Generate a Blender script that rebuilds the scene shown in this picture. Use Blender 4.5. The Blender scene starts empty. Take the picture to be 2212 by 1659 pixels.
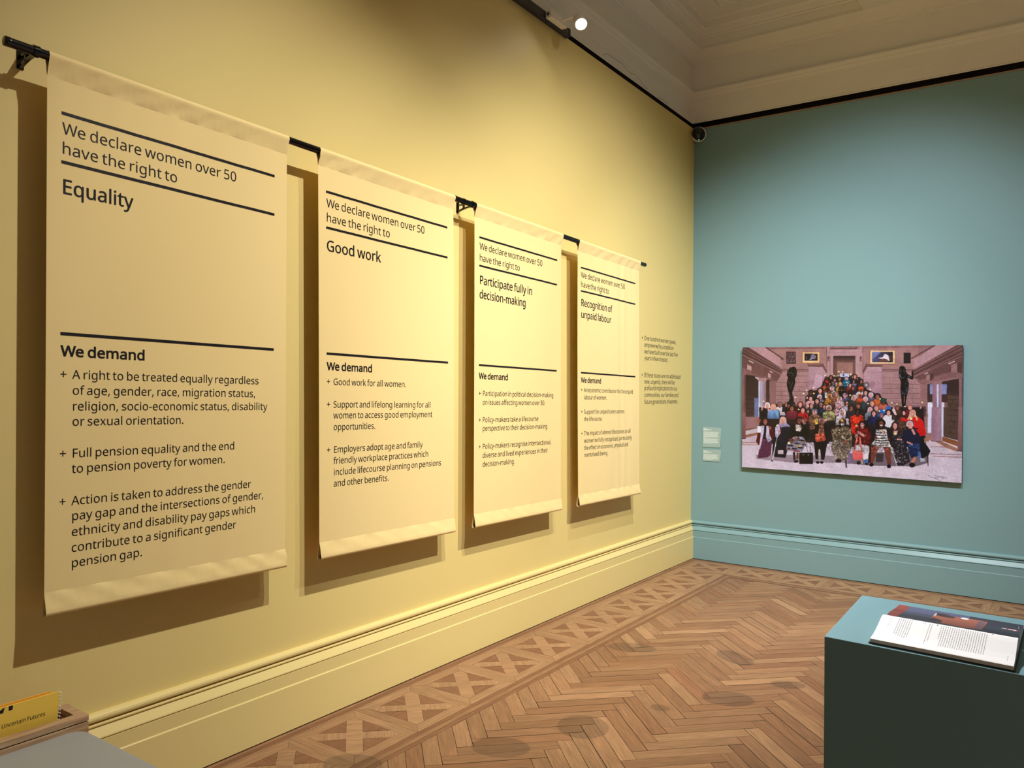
import bpy, bmesh, math, random, json
import numpy as np
from mathutils import Vector, Matrix

# ------------------------------------------------------------------ camera, world, lights, exposure
S = bpy.context.scene
COL = S.collection
random.seed(7)

cam_data = bpy.data.cameras.new('camera')
cam = bpy.data.objects.new('camera', cam_data)
COL.objects.link(cam)
FOC, YAW, PITCH, ROLL = 1718.585, 0.610811, 0.018984, 0.013464
fw = Vector((-math.sin(YAW) * math.cos(PITCH), math.cos(YAW) * math.cos(PITCH), math.sin(PITCH)))
rt = Vector((math.cos(YAW), math.sin(YAW), 0))
up = rt.cross(fw)
cr, sr = math.cos(ROLL), math.sin(ROLL)
r2 = cr * rt + sr * up
u2 = -sr * rt + cr * up
M = Matrix((r2, u2, -fw)).transposed().to_4x4()
M.translation = Vector((2.89254, -7.07429, 1.54))
cam.matrix_world = M
cam_data.sensor_width = 36
cam_data.sensor_fit = 'HORIZONTAL'
cam_data.lens = FOC / 2212 * 36
cam_data.shift_y = -19.75 / 2212
cam_data.clip_start = 0.05
cam_data.clip_end = 100
S.camera = cam

S.view_settings.view_transform = 'Standard'
S.view_settings.look = 'None'
S.view_settings.exposure = 0.0
S.view_settings.gamma = 1.0
S.view_settings.use_curve_mapping = False
S.cycles.use_denoising = True
S.cycles.max_bounces = 8
S.cycles.diffuse_bounces = 5
S.cycles.sample_clamp_indirect = 6

W = bpy.data.worlds.new('world')
S.world = W
W.use_nodes = True
W.node_tree.nodes['Background'].inputs[0].default_value = (0.95, 0.97, 1.0, 1)
W.node_tree.nodes['Background'].inputs[1].default_value = 0.09

def spot(name, loc, target, power, angle, blend, color, size=0.03):
    l = bpy.data.lights.new(name, 'SPOT')
    l.energy = power
    l.color = color
    l.spot_size = math.radians(angle)
    l.spot_blend = blend
    l.shadow_soft_size = size
    o = bpy.data.objects.new(name, l)
    COL.objects.link(o)
    o.location = loc
    o.rotation_euler = (Vector(target) - Vector(loc)).to_track_quat('-Z', 'Y').to_euler()
    return o

WARM = (1.0, 0.958, 0.88)
COOL = (0.86, 0.95, 1.0)
# wall washers on the tracks under the middle of the ceiling (their places follow from the banners' shadows)
spot('banner_spot', (2.65, -4.20, 4.70), (0.0, -2.8, 0.55), 470, 74, 1.0, WARM)
spot('banner_spot', (3.35, -3.30, 4.70), (0.0, -1.45, 0.60), 1020, 78, 0.9, WARM)
spot('banner_spot', (2.65, -4.86, 4.70), (0.0, -4.7, 0.60), 620, 72, 1.0, WARM)
# picture light for the teal wall
spot('picture_spot', (1.90, -3.1, 4.70), (1.45, 0.0, 0.75), 740, 80, 1.0, COOL)
# the lamp on the track over the yellow wall, turned to the plinth
spot('plinth_spot', (0.275, -2.58, 3.945), (2.60, -4.62, 0.93), 1150, 34, 0.8, (0.97, 0.98, 1.0), 0.03)
# added fill lamps outside the view; their floor bounce brightens the ceiling
spot('fill_spot', (5.3, -5.3, 4.6), (5.3, -5.2, 0.0), 5800, 58, 1.0, (1.0, 0.98, 0.94))
spot('fill_spot', (0.9, -8.6, 4.6), (0.9, -8.8, 0.0), 500, 70, 1.0, WARM)

# ------------------------------------------------------------------ helpers
def srgb(r, g, b):
    f = lambda c: (c / 255 / 12.92) if c / 255 <= 0.04045 else ((c / 255 + 0.055) / 1.055) ** 2.4
    return (f(r), f(g), f(b), 1.0)

class MB:
    """collects verts and faces of one mesh"""
    def __init__(s):
        s.v = []; s.f = []; s.mi = []
    def add(s, vs, fs, mi=0):
        n = len(s.v)
        s.v += [tuple(p) for p in vs]
        s.f += [tuple(i + n for i in f) for f in fs]
        s.mi += [mi] * len(fs)
    def box(s, a, b, mi=0):
        x0, y0, z0 = a; x1, y1, z1 = b
        s.add([(x0,y0,z0),(x1,y0,z0),(x1,y1,z0),(x0,y1,z0),(x0,y0,z1),(x1,y0,z1),(x1,y1,z1),(x0,y1,z1)],
              [(0,3,2,1),(4,5,6,7),(0,1,5,4),(1,2,6,5),(2,3,7,6),(3,0,4,7)], mi)
    def grid(s, fn, nu, nv, mi=0):
        vs = [fn(i / nu, j / nv) for j in range(nv + 1) for i in range(nu + 1)]
        fs = [(j*(nu+1)+i, j*(nu+1)+i+1, (j+1)*(nu+1)+i+1, (j+1)*(nu+1)+i) for j in range(nv) for i in range(nu)]
        s.add(vs, fs, mi)
    def tube(s, p0, p1, r0, r1=None, n=20, caps=True, mi=0):
        r1 = r0 if r1 is None else r1
        p0, p1 = Vector(p0), Vector(p1)
        d = (p1 - p0).normalized()
        a = d.orthogonal().normalized(); b = d.cross(a)
        vs = []
        for p, r in ((p0, r0), (p1, r1)):
            for i in range(n):
                t = 2 * math.pi * i / n
                vs.append(p + r * (math.cos(t) * a + math.sin(t) * b))
        fs = [(i, (i+1) % n, n + (i+1) % n, n + i) for i in range(n)]
        if caps:
            fs += [tuple(range(n - 1, -1, -1)), tuple(range(n, 2*n))]
        s.add(vs, fs, mi)
    def prism(s, pts, y0, y1, mi=0):
        """outline in x,z pushed along y"""
        n = len(pts)
        vs = [(x, y0, z) for x, z in pts] + [(x, y1, z) for x, z in pts]
        fs = [(i, (i+1) % n, n + (i+1) % n, n + i) for i in range(n)] + [tuple(range(n-1, -1, -1)), tuple(range(n, 2*n))]
        s.add(vs, fs, mi)
    def lathe(s, prof, origin, axis, n=32, mi=0):
        """profile of (radius, height) turned round an axis"""
        o = Vector(origin); d = Vector(axis).normalized()
        a = d.orthogonal().normalized(); b = d.cross(a)
        vs = []
        for r, h in prof:
            for i in range(n):
                t = 2 * math.pi * i / n
                vs.append(o + h * d + r * (math.cos(t) * a + math.sin(t) * b))
        fs = []
        for k in range(len(prof) - 1):
            for i in range(n):
                fs.append((k*n+i, k*n+(i+1) % n, (k+1)*n+(i+1) % n, (k+1)*n+i))
        s.add(vs, fs, mi)
    def build(s, name, mats, parent=None, smooth=False, bevel=0, origin=None):
        me = bpy.data.meshes.new(name)
        o = Vector(origin) if origin is not None else Vector((0, 0, 0))
        if parent is not None:
            o = Vector(parent.location)
        me.from_pydata([tuple(Vector(p) - o) for p in s.v], [], s.f)
        mats = mats if isinstance(mats, (list, tuple)) else [mats]
        for m in mats:
            me.materials.append(m)
        me.polygons.foreach_set('material_index', s.mi)
        if smooth:
            me.polygons.foreach_set('use_smooth', [True] * len(me.polygons))
        me.update()
        ob = bpy.data.objects.new(name, me)
        COL.objects.link(ob)
        if parent is not None:
            ob.parent = parent
        else:
            ob.location = o
        if bevel:
            bm = bmesh.new(); bm.from_mesh(me)
            bmesh.ops.remove_doubles(bm, verts=bm.verts, dist=1e-6)
            bmesh.ops.recalc_face_normals(bm, faces=bm.faces)
            es = [e for e in bm.edges if len(e.link_faces) == 2 and e.calc_face_angle(0) > 0.6]
            bmesh.ops.bevel(bm, geom=es, offset=bevel, segments=2, affect='EDGES', profile=0.6)
            bm.to_mesh(me); bm.free()
        return ob

def tag(o, label=None, cat=None, group=None, kind=None):
    if label: o['label'] = label
    if cat: o['category'] = cat
    if group: o['group'] = group
    if kind: o['kind'] = kind
    return o

def thing(name, loc, label, cat, group=None):
    e = bpy.data.objects.new(name, None)
    e.empty_display_size = 0.1
    e.location = loc
    COL.objects.link(e)
    return tag(e, label, cat, group)

def child_of(child, parent):
    """a sub-part: keep its place, hang it on a part"""
    child.parent = parent
    return child

# ------------------------------------------------------------------ materials
def mat(name, color, rough=0.5, metal=0.0, bump=0.0, bscale=60, var=0.0, vscale=3.0, spec=0.5, emit=None, estr=0.0, coat=0.0, sheen=0.0):
    m = bpy.data.materials.new(name)
    m.use_nodes = True
    nt = m.node_tree; N = nt.nodes; L = nt.links
    b = N['Principled BSDF']
    b.inputs['Base Color'].default_value = color
    b.inputs['Roughness'].default_value = rough
    b.inputs['Metallic'].default_value = metal
    b.inputs['Specular IOR Level'].default_value = spec
    b.inputs['Coat Weight'].default_value = coat
    b.inputs['Sheen Weight'].default_value = sheen
    if emit:
        b.inputs['Emission Color'].default_value = emit
        b.inputs['Emission Strength'].default_value = estr
    if bump or var:
        tc = N.new('ShaderNodeTexCoord')
    if var:
        n = N.new('ShaderNodeTexNoise'); n.inputs['Scale'].default_value = vscale; n.inputs['Detail'].default_value = 5
        L.new(tc.outputs['Object'], n.inputs['Vector'])
        mx = N.new('ShaderNodeMix'); mx.data_type = 'RGBA'
        mx.inputs[6].default_value = tuple(c * (1 - var) for c in color[:3]) + (1,)
        mx.inputs[7].default_value = tuple(min(1, c * (1 + var)) for c in color[:3]) + (1,)
        L.new(n.outputs['Fac'], mx.inputs[0]); L.new(mx.outputs[2], b.inputs['Base Color'])
    if bump:
        n2 = N.new('ShaderNodeTexNoise'); n2.inputs['Scale'].default_value = bscale; n2.inputs['Detail'].default_value = 4
        L.new(tc.outputs['Object'], n2.inputs['Vector'])
        bp = N.new('ShaderNodeBump'); bp.inputs['Strength'].default_value = bump; bp.inputs['Distance'].default_value = 0.004
        L.new(n2.outputs['Fac'], bp.inputs['Height']); L.new(bp.outputs['Normal'], b.inputs['Normal'])
    return m

def wood(name, c_dark, c_light, axis='y', rough=0.45, scale=1.0):
    m = bpy.data.materials.new(name); m.use_nodes = True
    nt = m.node_tree; N = nt.nodes; L = nt.links; b = N['Principled BSDF']
    tc = N.new('ShaderNodeTexCoord'); mp = N.new('ShaderNodeMapping')
    sc = {'x': (4, 70, 70), 'y': (70, 4, 70), 'z': (70, 70, 4)}[axis]
    mp.inputs['Scale'].default_value = tuple(v * scale for v in sc)
    n = N.new('ShaderNodeTexNoise'); n.inputs['Scale'].default_value = 1.6; n.inputs['Detail'].default_value = 6; n.inputs['Distortion'].default_value = 0.6
    cr_ = N.new('ShaderNodeValToRGB')
    cr_.color_ramp.elements[0].position = 0.3; cr_.color_ramp.elements[0].color = c_dark
    cr_.color_ramp.elements[1].position = 0.7; cr_.color_ramp.elements[1].color = c_light
    L.new(tc.outputs['Object'], mp.inputs['Vector']); L.new(mp.outputs['Vector'], n.inputs['Vector'])
    L.new(n.outputs['Fac'], cr_.inputs['Fac']); L.new(cr_.outputs['Color'], b.inputs['Base Color'])
    b.inputs['Roughness'].default_value = rough
    bp = N.new('ShaderNodeBump'); bp.inputs['Strength'].default_value = 0.15; bp.inputs['Distance'].default_value = 0.001
    L.new(n.outputs['Fac'], bp.inputs['Height']); L.new(bp.outputs['Normal'], b.inputs['Normal'])
    return m

YELLOW = mat('yellow_wall_paint', srgb(222, 201, 131), 0.55, bump=0.05, bscale=180, var=0.015, vscale=1.2, spec=0.3)
YGLOSS = mat('yellow_woodwork_paint', srgb(224, 204, 137), 0.38, bump=0.03, bscale=90, spec=0.4)
TEAL = mat('teal_wall_paint', srgb(123, 157, 162), 0.55, bump=0.05, bscale=180, var=0.015, vscale=1.2, spec=0.3)
TGLOSS = mat('teal_woodwork_paint', srgb(123, 157, 162), 0.38, bump=0.03, bscale=90, spec=0.4)
PLASTER = mat('ceiling_plaster', srgb(234, 231, 220), 0.7, bump=0.06, bscale=40, var=0.04, vscale=0.8)
GAPDARK = mat('dark_gap', srgb(40, 26, 20), 0.9)
FABRIC = mat('banner_fabric', srgb(234, 209, 146), 0.75, bump=0.04, bscale=900, spec=0.15, sheen=0.15)
INK = mat('black_print', srgb(26, 22, 23), 0.5, spec=0.3)
BLACK = mat('black_pole_paint', srgb(10, 9, 10), 0.10, spec=0.5)
BLACKM = mat('black_track', srgb(38, 36, 44), 0.45)
STEEL = mat('steel_screw', srgb(140, 138, 135), 0.35, metal=1.0)
WHITEP = mat('white_plastic', srgb(238, 234, 226), 0.4)
DOME = mat('smoked_dome', srgb(6, 6, 7), 0.08, spec=0.6)
LEDG = mat('green_led', srgb(30, 90, 50), 0.4, emit=srgb(60, 255, 140), estr=3)
LENS = mat('lamp_lens', srgb(255, 255, 255), 0.3, emit=(1, 0.97, 0.93, 1), estr=70)
OAK = wood('oak_bench', srgb(156, 122, 88), srgb(202, 168, 130), 'y')
GROOVE = mat('dark_groove', srgb(26, 18, 14), 0.9)
SEATM = mat('grey_bench_top', srgb(158, 160, 158), 0.42, bump=0.02, bscale=300)
PAPERY = mat('yellow_card_cover', srgb(244, 206, 84), 0.5)
PAPERO = mat('orange_card_cover', srgb(255, 186, 66), 0.5)
WIRE = mat('white_coil', srgb(225, 225, 225), 0.35)
PAPER = mat('white_paper', srgb(240, 240, 240), 0.6)
COVER = mat('book_cover', srgb(30, 30, 38), 0.5)
PLINTH = mat('plinth_paint', srgb(106, 145, 154), 0.5, bump=0.04, bscale=120, spec=0.3)
BOARD = mat('print_board_edge', srgb(60, 58, 54), 0.6)

def printed(name, rough=0.35, spec=0.4):
    m = bpy.data.materials.new(name); m.use_nodes = True
    N = m.node_tree.nodes; L = m.node_tree.links; b = N['Principled BSDF']
    a = N.new('ShaderNodeVertexColor'); a.layer_name = 'print'
    L.new(a.outputs['Color'], b.inputs['Base Color'])
    b.inputs['Roughness'].default_value = rough
    b.inputs['Specular IOR Level'].default_value = spec
    return m
PRINT = printed('photo_print')
PAGE = printed('printed_page', 0.5, 0.3)
BARW = mat('brown_bar', srgb(96, 66, 48), 0.7)
CARD = printed('printed_label', 0.5, 0.3)

def floor_mat():
    m = bpy.data.materials.new('oak_parquet'); m.use_nodes = True
    nt = m.node_tree; N = nt.nodes; L = nt.links; b = N['Principled BSDF']
    uv = N.new('ShaderNodeUVMap'); uv.uv_map = 'plank'
    at = N.new('ShaderNodeVertexColor'); at.layer_name = 'tint'
    sep = N.new('ShaderNodeSeparateColor'); L.new(at.outputs['Color'], sep.inputs['Color'])
    mp = N.new('ShaderNodeMapping'); mp.inputs['Scale'].default_value = (5, 95, 1)
    L.new(uv.outputs['UV'], mp.inputs['Vector'])
    n = N.new('ShaderNodeTexNoise'); n.inputs['Scale'].default_value = 1.3; n.inputs['Detail'].default_value = 7; n.inputs['Roughness'].default_value = 0.65; n.inputs['Distortion'].default_value = 0.8
    L.new(mp.outputs['Vector'], n.inputs['Vector'])
    mp2 = N.new('ShaderNodeMapping'); mp2.inputs['Scale'].default_value = (2.2, 14, 1)
    L.new(uv.outputs['UV'], mp2.inputs['Vector'])
    n2 = N.new('ShaderNodeTexNoise'); n2.inputs['Scale'].default_value = 1.5; n2.inputs['Detail'].default_value = 4; n2.inputs['Distortion'].default_value = 1.5
    L.new(mp2.outputs['Vector'], n2.inputs['Vector'])
    # three timbers picked by the green channel: oak, darker oak, mahogany
    cr_ = N.new('ShaderNodeValToRGB'); cr_.color_ramp.interpolation = 'LINEAR'
    e = cr_.color_ramp.elements
    e[0].position = 0.0; e[0].color = srgb(160, 124, 90)
    e[1].position = 0.5; e[1].color = srgb(135, 97, 68)
    x = e.new(1.0); x.color = srgb(126, 84, 60)
    L.new(sep.outputs['Green'], cr_.inputs['Fac'])
    def mul(a_sock, lo, hi, fac):
        r = N.new('ShaderNodeMapRange'); r.inputs['To Min'].default_value = lo; r.inputs['To Max'].default_value = hi
        L.new(fac, r.inputs['Value'])
        v = N.new('ShaderNodeVectorMath'); v.operation = 'SCALE'
        L.new(a_sock, v.inputs[0]); L.new(r.outputs['Result'], v.inputs['Scale'])
        return v.outputs['Vector']
    r0 = N.new('ShaderNodeMapRange'); r0.inputs['From Min'].default_value = 0.3; r0.inputs['From Max'].default_value = 0.7
    L.new(n.outputs['Fac'], r0.inputs['Value'])
    r1 = N.new('ShaderNodeMapRange'); r1.inputs['From Min'].default_value = 0.3; r1.inputs['From Max'].default_value = 0.7
    L.new(n2.outputs['Fac'], r1.inputs['Value'])
    c = mul(cr_.outputs['Color'], 0.66, 1.18, r0.outputs['Result'])
    c = mul(c, 0.88, 1.1, r1.outputs['Result'])
    c = mul(c, 0.83, 1.17, sep.outputs['Red'])
    # round wear marks left on the boards
    tc = N.new('ShaderNodeTexCoord')
    acc = None
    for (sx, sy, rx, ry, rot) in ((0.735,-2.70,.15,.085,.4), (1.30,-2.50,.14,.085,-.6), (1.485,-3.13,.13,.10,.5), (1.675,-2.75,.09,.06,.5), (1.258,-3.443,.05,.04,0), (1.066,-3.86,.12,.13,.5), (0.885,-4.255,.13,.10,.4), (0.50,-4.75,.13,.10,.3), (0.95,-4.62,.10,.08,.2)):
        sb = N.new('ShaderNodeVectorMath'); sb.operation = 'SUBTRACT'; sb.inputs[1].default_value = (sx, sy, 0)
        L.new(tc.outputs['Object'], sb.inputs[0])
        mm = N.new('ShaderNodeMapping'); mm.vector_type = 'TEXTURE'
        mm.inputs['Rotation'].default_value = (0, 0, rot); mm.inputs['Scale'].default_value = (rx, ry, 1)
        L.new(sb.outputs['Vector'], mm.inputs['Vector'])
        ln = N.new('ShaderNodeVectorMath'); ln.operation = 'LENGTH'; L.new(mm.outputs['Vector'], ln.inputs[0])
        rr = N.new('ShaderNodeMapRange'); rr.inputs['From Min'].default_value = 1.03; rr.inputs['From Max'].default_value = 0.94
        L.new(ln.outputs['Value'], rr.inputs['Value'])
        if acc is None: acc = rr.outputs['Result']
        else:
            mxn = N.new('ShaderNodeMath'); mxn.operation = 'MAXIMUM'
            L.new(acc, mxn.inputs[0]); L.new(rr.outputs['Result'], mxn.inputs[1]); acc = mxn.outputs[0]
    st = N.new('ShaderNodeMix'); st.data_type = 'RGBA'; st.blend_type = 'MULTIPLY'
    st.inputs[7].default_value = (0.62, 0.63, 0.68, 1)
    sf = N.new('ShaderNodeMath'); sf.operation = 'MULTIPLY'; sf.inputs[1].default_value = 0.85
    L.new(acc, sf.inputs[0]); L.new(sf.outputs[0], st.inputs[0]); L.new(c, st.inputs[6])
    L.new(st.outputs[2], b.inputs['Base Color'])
    rg = N.new('ShaderNodeMapRange'); rg.inputs['To Min'].default_value = 0.42; rg.inputs['To Max'].default_value = 0.6
    L.new(n.outputs['Fac'], rg.inputs['Value']); L.new(rg.outputs['Result'], b.inputs['Roughness'])
    b.inputs['Specular IOR Level'].default_value = 0.35
    bp = N.new('ShaderNodeBump'); bp.inputs['Strength'].default_value = 0.2; bp.inputs['Distance'].default_value = 0.0008
    L.new(n.outputs['Fac'], bp.inputs['Height']); L.new(bp.outputs['Normal'], b.inputs['Normal'])
    return m
FLOORM = floor_mat()

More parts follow.
